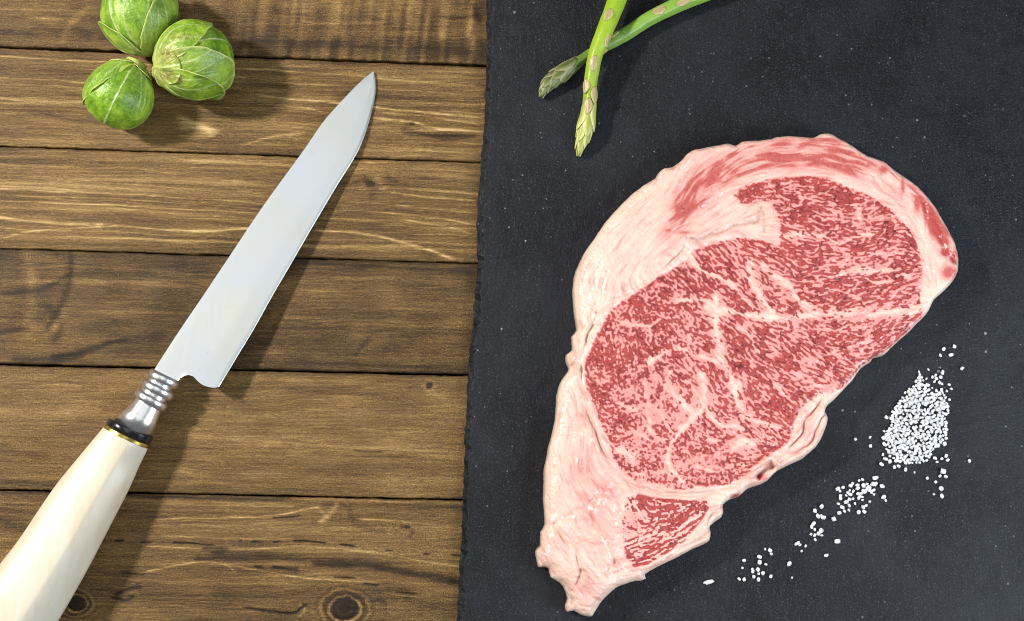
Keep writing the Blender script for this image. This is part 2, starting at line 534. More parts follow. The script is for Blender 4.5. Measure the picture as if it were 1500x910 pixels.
DARK = [
    ([(360, 62), (460, 64), (600, 70), (700, 78)], 11, .42), ([(0, 45), (120, 50), (160, 56)], 9, .35), ([(640, 26), (700, 24)], 4, .4),  # first stroke paints the shadow band low on the top plank
    ([(694, 8), (702, 30)], 6, .5), ([(590, 190), (625, 197), (695, 200)], 5, .6), ([(597, 179), (608, 181)], 4, .5), ([(0, 130), (60, 134), (120, 140)], 3, .3),
    ([(60, 165), (130, 180), (200, 178)], 3, .25), ([(-10, 99), (180, 108)], 4, .3), ([(400, 130), (560, 140), (700, 150)], 4, .25),
    ([(535, 262), (548, 275), (544, 288)], 7, .35), ([(568, 262), (580, 266)], 4, .4), ([(600, 258), (640, 262)], 4, .2), ([(480, 330), (560, 334)], 4, .2),
    ([(0, 430), (60, 424), (100, 404)], 4, .5), ([(78, 524), (120, 516), (160, 503), (182, 500)], 4.5, .8), ([(104, 372), (102, 410), (88, 450), (70, 480)], 5, .45),
    ([(20, 525), (80, 528), (120, 522)], 5, .5), ([(180, 500), (240, 492)], 7, .3), ([(110, 405), (200, 400), (300, 420)], 6, .25), ([(0, 487), (40, 480)], 5, .45),
    ([(70, 450), (90, 470), (80, 500)], 7, .35), ([(380, 380), (560, 392), (690, 398)], 5, .3), ([(520, 520), (540, 498)], 5, .35), ([(420, 530), (680, 540)], 4, .25),
    ([(280, 500), (420, 505), (600, 515)], 10, .15), ([(420, 570), (500, 575), (560, 578)], 4, .3), ([(500, 668), (580, 670), (670, 676)], 2, .3), ([(520, 660), (560, 664)], 1.4, .5),
    ([(-10, 705), (120, 712)], 5, .4), ([(380, 620), (520, 630)], 12, .15), ([(-10, 660), (70, 668)], 7, .3), ([(-10, 760), (40, 775)], 10, .45),
    ([(-10, 722), (200, 727), (440, 736), (680, 742)], 3.5, .45), ([(510, 745), (520, 765), (560, 780)], 6, .3), ([(590, 772), (604, 776), (600, 786)], 4, .4),
    ([(299, 803), (327, 807)], 6, .7), ([(289, 817), (397, 817), (513, 822), (583, 836), (680, 855)], 8, .6), ([(401, 832), (434, 834)], 3.5, 1.1),
    ([(460, 826), (520, 828), (560, 832)], 4, .6), ([(320, 870), (480, 872), (600, 868)], 14, .2), ([(355, 890), (397, 896), (429, 898), (443, 888)], 1.6, 1.4),
    ([(443, 888), (447, 886)], 2.4, 1.0), ([(170, 870), (190, 862), (205, 860)], 3, .8), ([(165, 875), (185, 880), (195, 874)], 2, .8), ([(180, 838), (210, 842)], 1.5, .8),
    ([(490, 845), (520, 848)], 1.2, 1.2), ([(533, 855), (552, 858)], 1.6, 1.0), ([(580, 868), (610, 870)], 1.2, .8), ([(520, 885), (560, 880), (566, 900)], 2.0, .5),
    ([(400, 760), (440, 756)], 1.0, 1.0), ([(374, 831), (382, 833)], 2.5, .9), ([(620, 840), (676, 852)], 6, .4), ([(600, 880), (676, 890)], 12, .25),
]
DASH = [([(205, 794), (270, 796), (327, 799)], 1.1, 1.4), ([(350, 792), (443, 793), (500, 797), (560, 806), (649, 812), (690, 816)], 1.2, 1.5),
        ([(150, 792), (180, 792)], 1.2, 1.2)]
KNOTS = [(505, 892, 21, 17, 1.0), (112, 884, 15, 12, 1.0), (629, 565, 5, 5, .9), (596, 772, 4, 3, .6), (541, 270, 6, 5, .4), (604, 181, 4, 3, .5)]
PLANK_TONE = [-.02, -.10, .02, .04, -.14, .02, -.04, 0.0]

table = empty('wooden_table', (0, 0, 0), kind='structure', label='brown stained wooden table of wide planks', )


def joint_line(k):
    a, b = JOINTS[k]
    p = W(0, a, 0); q = W(700, b, 0)
    return p, q


# a joint's y at any world x
def jy(k, x):
    p, q = joint_line(k)
    return p[1] + (x - p[0]) * (q[1] - p[1]) / (q[0] - p[0])


xs_f = np.arange(-0.262, -0.012, 0.0008)
xs = np.concatenate([np.arange(-0.46, -0.262, 0.009), xs_f, np.arange(-0.012, 0.44, 0.012)])
MM = 1.0 / 3000.0
for k in range(len(JOINTS) - 1):
    vis = 1 <= k <= 6
    y0 = jy(k, xs); y1 = jy(k + 1, xs)              # upper and lower joint, y decreasing
    g0, g1 = GAPS[k] * MM / 2, GAPS[k + 1] * MM / 2
    wid = abs(y0[len(xs) // 2] - y1[len(xs) // 2])
    nrow = int(wid / 0.00042) if vis else 14
    inner = np.linspace(0, 1, nrow)
    pad = 0.0011 / wid
    v = np.concatenate([[0, pad * .12, pad * .35, pad * .65], pad + (1 - 2 * pad) * inner, [1 - pad * .65, 1 - pad * .35, 1 - pad * .12, 1]])
    X = np.broadcast_to(xs[None, :], (len(v), len(xs)))
    # worn, uneven edges
    e0 = (y0 - g0) + .0002 * vn(xs * 130, 0 * xs, k) + .00018 * vn(xs * 500, 0 * xs, k + 3)
    e1 = (y1 + g1) + .0002 * vn(xs * 110, 0 * xs, k + 50) + .00018 * vn(xs * 520, 0 * xs, k + 7)
    Y = e0[None, :] * (1 - v[:, None]) + e1[None, :] * v[:, None]
    de = np.minimum(v, 1 - v)[:, None] * wid * np.ones_like(X)
    rr = 0.0009
    q = np.clip(1 - de / rr, 0, 1)
    Z = -0.0010 * (1 - np.sqrt(np.clip(1 - q * q, 0, 1)))
    px, py = PX(X, Y, 0 * X)
    tone = np.full(X.shape, PLANK_TONE[k])
    if vis:
        # grain coordinate: distance below the upper joint, warped round the knots
        gy = (v[:, None] * wid / MM) * np.ones_like(X)
        gw = gy + 6 * fbm(px / 160, gy / 60, 20 + k, 3) + 2.2 * fbm(px / 60, gy / 22, 30 + k, 2)
        for kx, ky, rx, ry, amt in KNOTS:
            dx = (px - kx) / (rx * 3.2); dy = (py - ky)
            gw = gw - amt * ry * 1.0 * np.tanh(dy / (ry * 1.0)) * np.exp(-dx * dx - (dy / (ry * 3)) ** 2)
        st_ = {1: .25, 2: .75, 3: .9, 4: .35, 5: .30, 6: .55}[k]
        ln = vn(px / 900, gw / 3.0, 40 + k) * .5 + vn(px / 700, gw / 7.5, 60 + k) * .6 + vn(px / 260, gw / 1.5, 80 + k) * .45
        rdg = np.exp(-(vn(px / 1500, gw / 6.5, 150 + k) / .10) ** 2) * sst(-.6, .5, vn(px / 170, gw / 9, 155 + k)) + .7 * np.exp(-(vn(px / 1300, gw / 4.0, 160 + k) / .10) ** 2) * sst(-.2, .7, vn(px / 130, gw / 7, 165 + k))
        tone += st_ * (.24 * ln + .46 * rdg - .06) + .18 * fbm(px / 90, gy / 25, 90 + k, 3)
        tone += .10 * sst(.2, .8, vn(px / 500, gw / 14, 100 + k))
        if k == 1:   # rough sawn plank with cross marks
            tone += .26 * vn(px / 7 + gy / 60, gy / 70, 110) * sst(300, 420, px) + .12 * fbm(px / 16, gy / 16, 111, 3)
        if k == 4:
            tone += .16 * fbm(px / 40, gy / 30, 112, 3) - .06
        jx = 1.6 * fbm(px / 45, py / 45, 120, 2)
        for lst, sg in ((LIGHT, 1), (DARK, -1), (DASH, -2)):
            for pts, w, a in lst:
                ex = [p_[0] for p_ in pts]; ey = [p_[1] for p_ in pts]
                pad_ = 3 * w + 4
                msk = (px > min(ex) - pad_) & (px < max(ex) + pad_) & (py > min(ey) - pad_) & (py < max(ey) + pad_)
                if not msk.any(): continue
                xx = px[msk]; yy = py[msk] + jx[msk]
                d = seg_dist(xx, yy, spline(pts, 4) if len(pts) > 2 else pts)
                end = sst(0, 1, (xx - min(ex) + pad_) / (pad_ + 12)) * sst(0, 1, (max(ex) + pad_ - xx) / (pad_ + 12)) if max(ex) - min(ex) > 40 else 1.0
                wv = w * .85 * (1 + .35 * vn(xx / 30, yy / 30, 130))
                f = np.exp(-(d / np.maximum(wv, .5)) ** 2) * end * (1 + .3 * vn(xx / 14, yy / 5, 131))
                if sg == -2: f = f * sst(-.1, .25, vn(xx / 11, yy / 40, 133))
                tone[msk] += (1 if sg > 0 else -1) * a * f * (.95 * (.75 + .6 * vn(xx / 60, gw[msk] / .8, 134)) if sg > 0 else .75)
                if sg < 0 and w < 3 and a >= .8: Z[msk] -= .00035 * f
        for kx, ky, rx, ry, amt in KNOTS:
            R = np.sqrt(((px - kx) / rx) ** 2 + ((py - ky) / ry) ** 2); R = R + (.10 + .10 * sst(1, 2, R)) * fbm(px / 9, py / 7, 140, 3)
            tone += amt * (-.75 * sst(1.08, .8, R) + .22 * np.sin(R * 15) * sst(1.15, .3, R) * (rx > 8)
                           + .48 * np.exp(-((R - 1.08) / .12) ** 2) * (.5 + .5 * vn(px / 9, py / 9, 141)) - .5 * np.exp(-((R - 1.27) / .08) ** 2)
                           + (.30 * np.sin(R * 12) * np.exp(-((R - 1.5) / .55) ** 2) if rx > 8 else .25 * np.exp(-((R - 1.6) / .5) ** 2))
                           - .5 * sst(.25, .1, R) * (rx > 8))
            Z -= amt * .0003 * np.exp(-((R - 1.0) / .12) ** 2)
        # tone darkens towards both long edges of the plank
        tone -= .30 * np.exp(-(gy / 3.0)) + .22 * np.exp(-((wid / MM - gy) / 3.0))
        Z += .00008 * ln * st_
    rows, cols = X.shape
    V = np.stack([X, Y, Z], -1).reshape(-1, 3)
    F = grid_faces(rows, cols)[:, ::-1]
    # skirt round the plank down to its underside
    ring = np.concatenate([np.arange(cols), (np.arange(1, rows) * cols + cols - 1), ((rows - 1) * cols + np.arange(cols - 2, -1, -1)), (np.arange(rows - 2, 0, -1) * cols)])
    n0 = len(V)
    low = V[ring].copy(); low[:, 2] = -0.018
    V = np.concatenate([V, low])
    a = np.arange(len(ring)); b = (a + 1) % len(ring)
    SK = np.stack([ring[a], n0 + a, n0 + b, ring[b]], -1)[:, ::-1]
    F = np.concatenate([F, SK])
    tn = np.concatenate([tone.ravel(), np.full(len(ring), -.9)])
    o = mesh_obj('plank', V, F, M_WOOD, table, True, {'tone': tn, 'shade': tn * 0}, origin=(0, float(y0.mean() + y1.mean()) / 2, 0))

# added dark board under the planks, keeps world light out of the joints
yA = float(jy(0, 0)); yB = float(jy(8, 0))
vs = [(-.45, yB, -.040), (.43, yB, -.040), (.43, yA, -.040), (-.45, yA, -.040), (-.45, yB, -.0185), (.43, yB, -.0185), (.43, yA, -.0185), (-.45, yA, -.0185)]
fs = [(0, 3, 2, 1), (4, 5, 6, 7), (0, 1, 5, 4), (1, 2, 6, 5), (2, 3, 7, 6), (3, 0, 4, 7)]
mesh_obj('joint_light_blocker', vs, fs, M_BLOCKER, table, False)

# ================================================================== SLATE BOARD
TH = 0.0060
edge_px = [(714, -90), (713, 0), (711, 100), (705, 238), (697, 386), (687, 550), (677, 733), (671, 910), (668, 990)]
ept = np.array([W(x, y, 0.002) for x, y in spline(edge_px, 8)])
slen = np.concatenate([[0], np.cumsum(np.linalg.norm(np.diff(ept[:, :2], axis=0), axis=1))])
S = np.arange(0, slen[-1], 0.0005)
ex = np.interp(S, slen, ept[:, 0]); ey = np.interp(S, slen, ept[:, 1])
D = np.concatenate([[0, 0.00002], np.arange(.00025, .0075, .00025), np.arange(.008, .02, .001), np.arange(.022, .30, .004), [.3012, .3018, .302]])
SS, DD = np.meshgrid(S, D, indexing='ij')
jag = .0008 * fbm(SS * 330, DD * 0, 200, 4) + .0010 * vn(SS * 40, DD * 0, 204)
fade = sst(.012, 0, DD)
Xs = ex[:, None] + DD * 0.9985 + jag * fade
Ys = ey[:, None] + DD * 0.045
rim = .0029 + .0022 * fbm(SS * 120, SS * 0, 210, 4) + .0009 * vn(SS * 330, SS * 0, 215)
rim = np.maximum(rim, .0008)
t = np.clip(DD / rim, 0, 1)
lay = t + .38 * fbm(SS * 330, DD * 420, 220, 4)
lay = np.clip(lay, 0, 1)
stepz = (np.floor(lay * 4) + sst(.25, .75, lay * 4 - np.floor(lay * 4))) / 4
Zs = .0016 + (TH - .0016) * np.where(t >= 1, 1, np.minimum(.6 * stepz + .4 * lay, 1) * .93)
Zs[:, 0] = 0.0
top = sst(.98, 1.0, t)
Zs += top * (.00010 * fbm(SS * 60, DD * 60, 230, 3))
sedge = np.minimum(S, S[-1] - S)[:, None]
Zs -= (TH * .5) * np.exp(-(sedge / .0012)) * (Zs > 0.001)
Zs[:, -1] = 0.0
Zs[0, :] = 0; Zs[-1, :] = 0
V = np.stack([Xs, Ys, Zs], -1).reshape(-1, 3)
F = grid_faces(*Xs.shape)
nn = len(V)
cor = [0, len(D) - 1, len(V) - 1, len(V) - len(D)]
slate = mesh_obj('slate_board', V, F, M_SLATE, None, True, origin=(0.16, 0, 0))
tag(slate, 'large black slate serving board with a chipped left edge, lying on the wooden table', 'serving board')

# ================================================================== STEAK
OUT = [(841, 434), (841, 417), (845.5, 394), (857, 370), (871, 348.6), (885.7, 327), (905.7, 304), (924, 285.7), (943, 271), (960, 261), (966, 252), (973, 246), (984, 245),
       (1000, 233), (1008, 224), (1017, 218.6), (1027, 217), (1037, 215), (1057, 211), (1066, 210), (1077, 213.7), (1085, 209), (1094, 207), (1130, 203.7), (1137, 200.6), (1168, 200), (1191, 201.4),
       (1200, 197), (1214, 195.7), (1228.6, 203), (1248.6, 214), (1271, 228.6), (1294, 237), (1311, 250), (1343, 273), (1363, 294), (1377, 317), (1394, 347), (1400, 363),
       (1403, 380), (1402, 400), (1393, 415), (1380, 429), (1368.6, 440), (1361, 455), (1350, 468.6), (1330, 488.6), (1307, 508.6), (1296, 518.6), (1281, 523), (1276, 531), (1261, 540), (1247, 560),
       (1227, 580), (1213, 594), (1208.6, 602), (1212, 612), (1211, 622), (1206, 637), (1193, 657), (1176, 672), (1160, 680), (1138, 690), (1124, 704), (1110, 711), (1096, 716), (1081, 728),
       (1070, 731), (1060, 740), (1060, 747), (1057, 758.6), (1041, 770), (1041, 780), (1039, 792), (1030, 798), (1018, 803), (992, 817), (963, 831), (945, 842), (947, 848), (938, 851), (930, 851), (916, 856), (903.5, 861),
       (890, 873), (880, 884), (871, 898), (865, 904), (850, 901), (840, 895), (831, 897), (829, 888), (832, 878), (826, 859.6), (815, 851), (808, 846), (804, 834), (795, 831), (789, 831), (787, 820), (785.4, 807.7), (790, 802),
       (792, 798), (793, 780), (799, 768), (797, 729), (798, 693), (802.6, 664), (805.5, 650), (814, 615), (817, 578), (822, 560), (829, 550), (834, 541), (830, 531), (830, 519), (838.6, 512),
       (838.6, 492.6), (846, 483), (842, 459.6)]
EYE = [(1073, 289), (1085, 279), (1100, 272), (1130, 265), (1160, 261), (1191, 261), (1220, 268), (1240, 278), (1271, 289), (1300, 309), (1320, 329), (1337, 349), (1345, 377), (1347, 410), (1345, 440),
       (1350, 462), (1338, 478), (1320, 494), (1303, 509), (1285, 520), (1268, 532), (1252, 545), (1240, 561), (1222, 574), (1201, 578), (1176, 594), (1161, 617), (1156, 643), (1140, 659), (1119, 670), (1092, 694), (1070, 708),
       (1045, 713), (1022, 712), (992, 718), (954, 707), (930, 704), (909, 688), (896, 670), (893, 650), (877, 615), (859, 568), (855, 539), (862, 515), (877, 488), (893, 457),
       (928, 433), (963, 408), (1003, 384), (1011, 371), (1037, 361), (1077, 351), (1106, 352), (1137, 361), (1141, 351), (1137, 323), (1126, 297), (1106, 298), (1086, 303)]
SMALL = [(915, 729), (936, 723), (960, 728), (992, 731), (1034, 732), (1039, 741), (1030, 759), (1022, 768), (1001, 794), (978, 810), (948, 828), (927, 831), (915, 818), (911, 794), (909, 759)]
CAP = [(980, 317), (985, 294), (1014, 249), (1048, 231), (1085, 216), (1130, 209), (1170, 205), (1200, 204), (1216, 200), (1240, 216), (1268, 236), (1292, 246), (1308, 256), (1340, 280), (1358, 300), (1374, 324), (1389, 348), (1383, 366), (1370, 362),
       (1356, 340), (1342, 303), (1320, 272), (1300, 262), (1272, 256), (1250, 262), (1225, 256), (1190, 248), (1150, 250), (1120, 253), (1088, 264), (1048, 284), (1012, 318), (1005, 334), (978, 345), (968, 343)]
# seams of fat through the eye muscle: points, half-width, strength
SEAMS = [([(1035, 452), (1050, 456), (1085, 462), (1120, 464), (1160, 465), (1200, 463), (1255, 461), (1300, 461), (1348, 455)], 5.0, 1),
         ([(1046, 440), (1048, 470), (1052, 510), (1058, 535), (1070, 560), (1078, 585), (1086, 610)], 5.0, 1),
         ([(950, 531), (962, 524), (980, 515), (1000, 512), (1012, 520), (1030, 524), (1050, 530)], 4.0, .9),
         ([(990, 445), (1010, 441), (1035, 446), (1048, 456)], 3.6, 1), ([(1005, 372), (1018, 392), (1030, 402), (1055, 412), (1072, 424), (1085, 438), (1100, 452)], 3.6, 1),
         ([(1094, 386), (1096, 400), (1101, 416), (1112, 436), (1126, 456)], 4.6, 1.1), ([(1112, 394), (1128, 404), (1142, 412), (1156, 426), (1168, 442), (1180, 452)], 4.4, 1),
         ([(1137, 348), (1170, 347), (1208, 350), (1226, 357), (1248, 349), (1283, 340)], 2.4, .9), ([(1130, 384), (1150, 390), (1166, 384)], 3, .7), ([(1166, 285), (1170, 300)], 4, .8),
         ([(1240, 298), (1256, 303), (1258, 320)], 4, .8), ([(1305, 322), (1316, 340), (1330, 348)], 2.5, .7), ([(1228, 405), (1245, 401), (1262, 400), (1300, 397), (1328, 408)], 3.2, 1),
         ([(1262, 400), (1275, 412), (1300, 416)], 2, .6), ([(1200, 410), (1230, 402)], 2, .7), ([(1190, 430), (1220, 428), (1250, 436)], 2, .6), ([(1270, 376), (1300, 370), (1335, 374)], 2, .6),
         ([(980, 545), (975, 560), (985, 580), (1003, 596), (1012, 610), (1000, 626), (990, 640)], 4.6, 1), ([(1028, 552), (1030, 580), (1024, 600), (1012, 612)], 4.6, 1), ([(940, 560), (948, 590), (946, 620), (960, 640), (985, 645)], 2.6, .7),
         ([(1000, 560), (1012, 572), (1030, 585)], 2.0, .7), ([(960, 600), (972, 620), (985, 632)], 3, .7), ([(985, 645), (975, 668), (980, 690), (1000, 705)], 4, .9), ([(1030, 590), (1040, 612), (1060, 622), (1085, 628)], 3, .9),
         ([(1088, 605), (1110, 620), (1140, 626)], 4, .8), ([(1078, 560), (1084, 575)], 4, .9), ([(1070, 655), (1085, 648), (1100, 652)], 4, .9), ([(1030, 640), (1045, 646)], 4, .8),
         ([(905, 470), (930, 480), (950, 478), (975, 466), (1000, 460)], 2.6, .7), ([(950, 478), (952, 500), (944, 520)], 2.4, .6), ([(1000, 480), (1010, 500)], 2.4, .6),
         ([(900, 500), (918, 512), (930, 530)], 1.8, .5), ([(905, 590), (925, 600), (950, 592)], 2.4, .6), ([(900, 630), (930, 636), (960, 650)], 2.4, .6),
         ([(1130, 560), (1150, 580), (1170, 590)], 3.2, .7), ([(1150, 545), (1180, 560), (1200, 566)], 3, .6), ([(1080, 480), (1100, 495), (1110, 520)], 2.4, .7), ([(1130, 480), (1120, 500), (1135, 520)], 2.2, .5),
         ([(1200, 480), (1230, 484), (1260, 478)], 2.2, .6), ([(1110, 700), (1080, 680), (1050, 690), (1020, 684)], 2.4, .6), ([(930, 660), (925, 685), (945, 697)], 3, .7), ([(905, 660), (925, 672)], 4, .8),
         ([(1210, 520), (1240, 510), (1270, 500)], 2, .5), ([(1170, 310), (1190, 325), (1220, 322)], 2, .5), ([(1120, 330), (1150, 325)], 1, .1), ([(1150, 430), (1175, 425), (1200, 430)], 2, .5)]
# creases: points, half-width px, depth mm, darkening of the colour
CREASE = [([(870, 458), (897, 443), (925, 428), (948, 409), (985, 382), (1008, 352)], 1.6, .7, .10), ([(1028, 306), (1050, 292), (1080, 281), (1108, 268)], 1.4, .6, .10),
          ([(1010, 352), (1028, 350), (1052, 342), (1075, 334), (1098, 330), (1108, 322), (1112, 305)], 2.4, .7, .62), ([(1114, 312), (1117, 340)], 2.6, .4, .4),
          ([(868, 480), (858, 500), (852, 530), (850, 560), (858, 600), (876, 645), (892, 678)], 1.8, 1.2, .10), ([(862, 448), (872, 462), (860, 490), (850, 520), (848, 545)], 1.4, .8, .10),
          ([(878, 440), (880, 420), (890, 400)], 1.6, .5, .06), ([(858, 452), (866, 420), (880, 385)], 2.0, .5, .04), ([(975, 346), (990, 338), (1010, 326)], 1.4, .3, .0),
          ([(812, 768), (822, 790), (842, 808), (850, 838), (838, 866)], 2.2, 1.4, .06), ([(850, 835), (866, 846), (885, 838), (900, 822)], 1.8, .9, .06), ([(815, 765), (838, 752), (860, 742), (880, 722)], 2.2, .7, .06),
          ([(880, 722), (905, 708), (930, 712)], 2.0, .8, .06), ([(862, 750), (880, 780), (890, 800), (902, 826)], 2.0, .8, .05), ([(902, 740), (905, 775), (908, 800)], 2.0, .6, .05), ([(826, 800), (850, 792), (872, 800)], 2.2, .5, .0),
          ([(905, 700), (940, 716), (985, 724), (1035, 722), (1075, 708), (1110, 686), (1140, 664)], 1.6, .9, .08), ([(1200, 590), (1180, 612), (1168, 640), (1148, 664), (1122, 682)], 1.8, 1.1, .12),
          ([(1208, 604), (1196, 622), (1186, 648), (1165, 664), (1140, 676)], 1.8, 1.0, .12), ([(1040, 772), (1022, 790), (1000, 802), (975, 818)], 1.6, .8, .12), ([(1060, 745), (1044, 752), (1036, 766)], 1.6, .7, .1),
          ([(1350, 300), (1352, 340), (1350, 380), (1354, 420)], 1.6, .5, .02), ([(1376, 350), (1380, 372), (1396, 385)], 2.4, .8, .2), ([(1275, 262), (1300, 288), (1330, 316), (1345, 350)], 1.6, .4, .06),
          ([(1298, 518), (1270, 538), (1250, 562), (1226, 582)], 1.6, .5, .06), ([(1110, 700), (1118, 690), (1128, 684)], 3.2, 3.2, .95), ([(1070, 728), (1078, 724)], 3.0, 1.2, .5),
          ([(838, 512), (846, 520), (844, 530), (836, 538)], 1.8, 1.0, .12), ([(830, 894), (836, 880), (832, 862), (822, 850)], 2.0, .6, .3)]
BUMPS = [(880, 790, 26, 22, 1.4), (915, 765, 1, 1, 0), (868, 855, 22, 16, 1.2), (812, 810, 14, 20, .8), (850, 720, 30, 26, .8), (1185, 640, 16, 22, .8), (1130, 690, 20, 12, .7), (860, 400, 20, 40, .6),
         (1390, 400, 12, 18, 1.2), (1384, 366, 8, 8, .8), (1035, 785, 12, 10, .6), (985, 258, 16, 10, .5), (1030, 225, 22, 8, .4), (838, 525, 8, 12, .9), (930, 842, 18, 8, -.6), (1240, 440, 60, 40, -.5), (960, 600, 70, 70, .6)]
ANG = [(1200, 290, 3, 1), (1280, 330, -12, 1), (1320, 420, -6, 1), (1250, 430, -6, 1), (1190, 380, 5, 1), (1150, 400, 20, 1), (1120, 375, 30, 1), (1080, 400, 48, 1), (1030, 390, 45, 1), (1110, 430, 42, 1),
       (1090, 490, 48, 1), (1150, 515, 36, 1), (1205, 545, 30, 1), (1260, 490, -14, .8), (1150, 478, 25, .8), (1120, 570, 38, 1), (1040, 550, 50, 1), (1080, 640, 28, .8), (1000, 590, 62, .6), (900, 560, 80, .2), (920, 620, 45, .2),
       (950, 680, 30, .1), (890, 500, 65, .4), (950, 460, 42, .3), (1050, 690, 0, .2), (1130, 640, 18, .7), (1160, 600, 32, 1), (1300, 480, -25, .9), (1090, 290, -25, .6),
       (1000, 280, -60, 1), (1060, 240, -35, 1), (1130, 228, -5, 1), (1230, 228, 22, 1), (1300, 262, 36, 1), (1360, 330, 56, 1), (1388, 400, 80, 1), (1030, 320, -35, 1), (900, 360, -50, 1), (860, 430, -75, 1), (940, 320, -45, 1),
       (830, 640, 95, 1), (1190, 630, -55, 1), (1120, 695, -30, 1), (980, 745, 5, .5), (960, 785, -15, .9), (1005, 770, -40, .9), (930, 750, 60, .4), (860, 800, 60, .5), (1000, 815, -28, 1), (930, 800, -20, .8)]

GX0, GY0, GW, GH = 778, 188, 634, 724
gx, gy = np.meshgrid(np.arange(GW) + GX0, np.arange(GH) + GY0)
gx = gx.astype(float); gy = gy.astype(float)


def blur(img, sx, sy):
    fy = np.fft.fftfreq(img.shape[0])[:, None]; fx = np.fft.rfftfreq(img.shape[1])[None, :]
    return np.fft.irfft2(np.fft.rfft2(img) * np.exp(-2 * (np.pi ** 2) * ((fx * sx) ** 2 + (fy * sy) ** 2)), img.shape)


def unit(a): return (a - a.mean()) / a.std()


c2 = np.zeros_like(gx); s2 = np.zeros_like(gx); an = np.zeros_like(gx); wsum = np.zeros_like(gx)
for ax, ay, ad, aa in ANG:
    w = 1.0 / (((gx - ax) ** 2 + (gy - ay) ** 2) + 150) ** 1.6
    c2 += w * math.cos(2 * math.radians(ad)); s2 += w * math.sin(2 * math.radians(ad)); an += w * aa; wsum += w
ANI = .82 * an / wsum
TH_ = .5 * np.arctan2(s2, c2) + .35 * fbm(gx / 26, gy / 26, 300, 2)
VX, VY = np.cos(TH_), np.sin(TH_)


def lic(img, n, sig):
    acc = img.copy(); ws = 1.0
    for sgn in (1, -1):
        x = gx - GX0; y = gy - GY0; x = x.copy(); y = y.copy()
        for i in range(1, n + 1):
            xi = np.clip(x.round().astype(int), 0, GW - 1); yi = np.clip(y.round().astype(int), 0, GH - 1)
            x = np.clip(x + sgn * VX[yi, xi], 0, GW - 1); y = np.clip(y + sgn * VY[yi, xi], 0, GH - 1)
            x0 = np.floor(x).astype(int); y0 = np.floor(y).astype(int)
            x1 = np.minimum(x0 + 1, GW - 1); y1 = np.minimum(y0 + 1, GH - 1); fx = x - x0; fy = y - y0
            s = (img[y0, x0] * (1 - fx) + img[y0, x1] * fx) * (1 - fy) + (img[y1, x0] * (1 - fx) + img[y1, x1] * fx) * fy
            w = math.exp(-.5 * (i / sig) ** 2)
            acc += w * s; ws += w if sgn == 1 else w
    return acc / ws


R2 = np.random.RandomState(5)
white = R2.randn(GH, GW)
iso = unit(blur(white, 1.15, 1.15) - .85 * blur(white, 4, 4))
w_ = R2.randn(GH, GW)
ani = unit(lic(blur(w_, .95, .95) - .85 * blur(w_, 3.2, 3.2), 7, 2.3))
fine_l = unit(lic(blur(R2.randn(GH, GW), .9, .9), 16, 8.0))
fleck = iso * (1 - ANI) + ani * ANI
fleck = fleck / np.sqrt((1 - ANI) ** 2 + ANI ** 2) + .25 * unit(blur(R2.randn(GH, GW), .9, .9)) + .38 * unit(blur(R2.randn(GH, GW), 5, 5))

wob = 3.0 * fbm(gx / 18, gy / 18, 310, 3); wob2 = 3.0 * fbm(gx / 18, gy / 18, 320, 3)
sx_, sy_ = gx + .5 * wob, gy + .5 * wob2
sOut = sdf(gx + .35 * wob, gy + .35 * wob2, spline(OUT + [OUT[0]], 2)[:-1])
sEye = sdf(sx_, sy_, spline(EYE + [EYE[0]], 2)[:-1])
sSmall = sdf(sx_, sy_, SMALL)
sCap = sdf(gx + wob, gy + wob2, CAP)

seam = np.zeros_like(gx)
for pts, w, a in SEAMS:
    exs = [p[0] for p in pts]; eys = [p[1] for p in pts]; pd = 4 * w + 8
    m = (gx > min(exs) - pd) & (gx < max(exs) + pd) & (gy > min(eys) - pd) & (gy < max(eys) + pd)
    d = seg_dist((gx + 1.7 * wob)[m], (gy + 1.7 * wob2)[m], spline(pts, 4) if len(pts) > 2 else pts)
    ww = w * .9 * (1 + .65 * vn(gx[m] / 10, gy[m] / 10, 330))
    seam[m] = np.maximum(seam[m], a * np.exp(-(d / ww) ** 2 * .75))
# where the muscle is redder (+) or fattier (-)
bias = np.full_like(gx, -.02)
for bx, by, r, a in [(890, 530, 45, .45), (1190, 300, 70, .35), (1290, 370, 60, .35), (1180, 390, 60, .25), (1000, 520, 40, -.3), (975, 640, 60, -.7), (1010, 600, 30, -.4), (1060, 650, 60, -.45), (950, 590, 40, -.25), (1120, 500, 45, .15), (1140, 580, 40, -.1),
                     (1050, 690, 40, -.25), (920, 610, 30, .05), (1230, 500, 40, .15), (1150, 610, 20, .8), (1190, 572, 16, .7), (930, 450, 34, .15), (1100, 285, 25, .5), (1100, 430, 40, .05), (905, 680, 20, -.3), (1300, 500, 26, .3)]:
    bias += a * np.exp(-((gx - bx) ** 2 + (gy - by) ** 2) / (r * r))
nv1 = unit(lic(blur(R2.randn(GH, GW), 5, 5), 12, 7)); nv2 = unit(blur(R2.randn(GH, GW), 7, 7))
thin = np.exp(-(nv1 / .13) ** 2) * sst(-.8, .6, unit(blur(R2.randn(GH, GW), 14, 14))) + .7 * np.exp(-(nv2 / .10) ** 2) * sst(-.5, .8, unit(blur(R2.randn(GH, GW), 14, 14)))
patch = unit(blur(R2.randn(GH, GW), 4.5, 4.5))
f_eye = fleck * (1.05 + .25 * nv2) + .24 + bias - 3.0 * seam * (.85 + .35 * vn(gx / 11, gy / 11, 335)) - 1.5 * thin + .30 * patch + .22 * unit(blur(R2.randn(GH, GW), 9, 9))
m_eye = sst(-.8, 3.0, sEye + .9 * iso + 2.2 * np.exp(-((gx - 1128) / 18) ** 2 - ((gy - 330) / 34) ** 2) * (ani - .6))
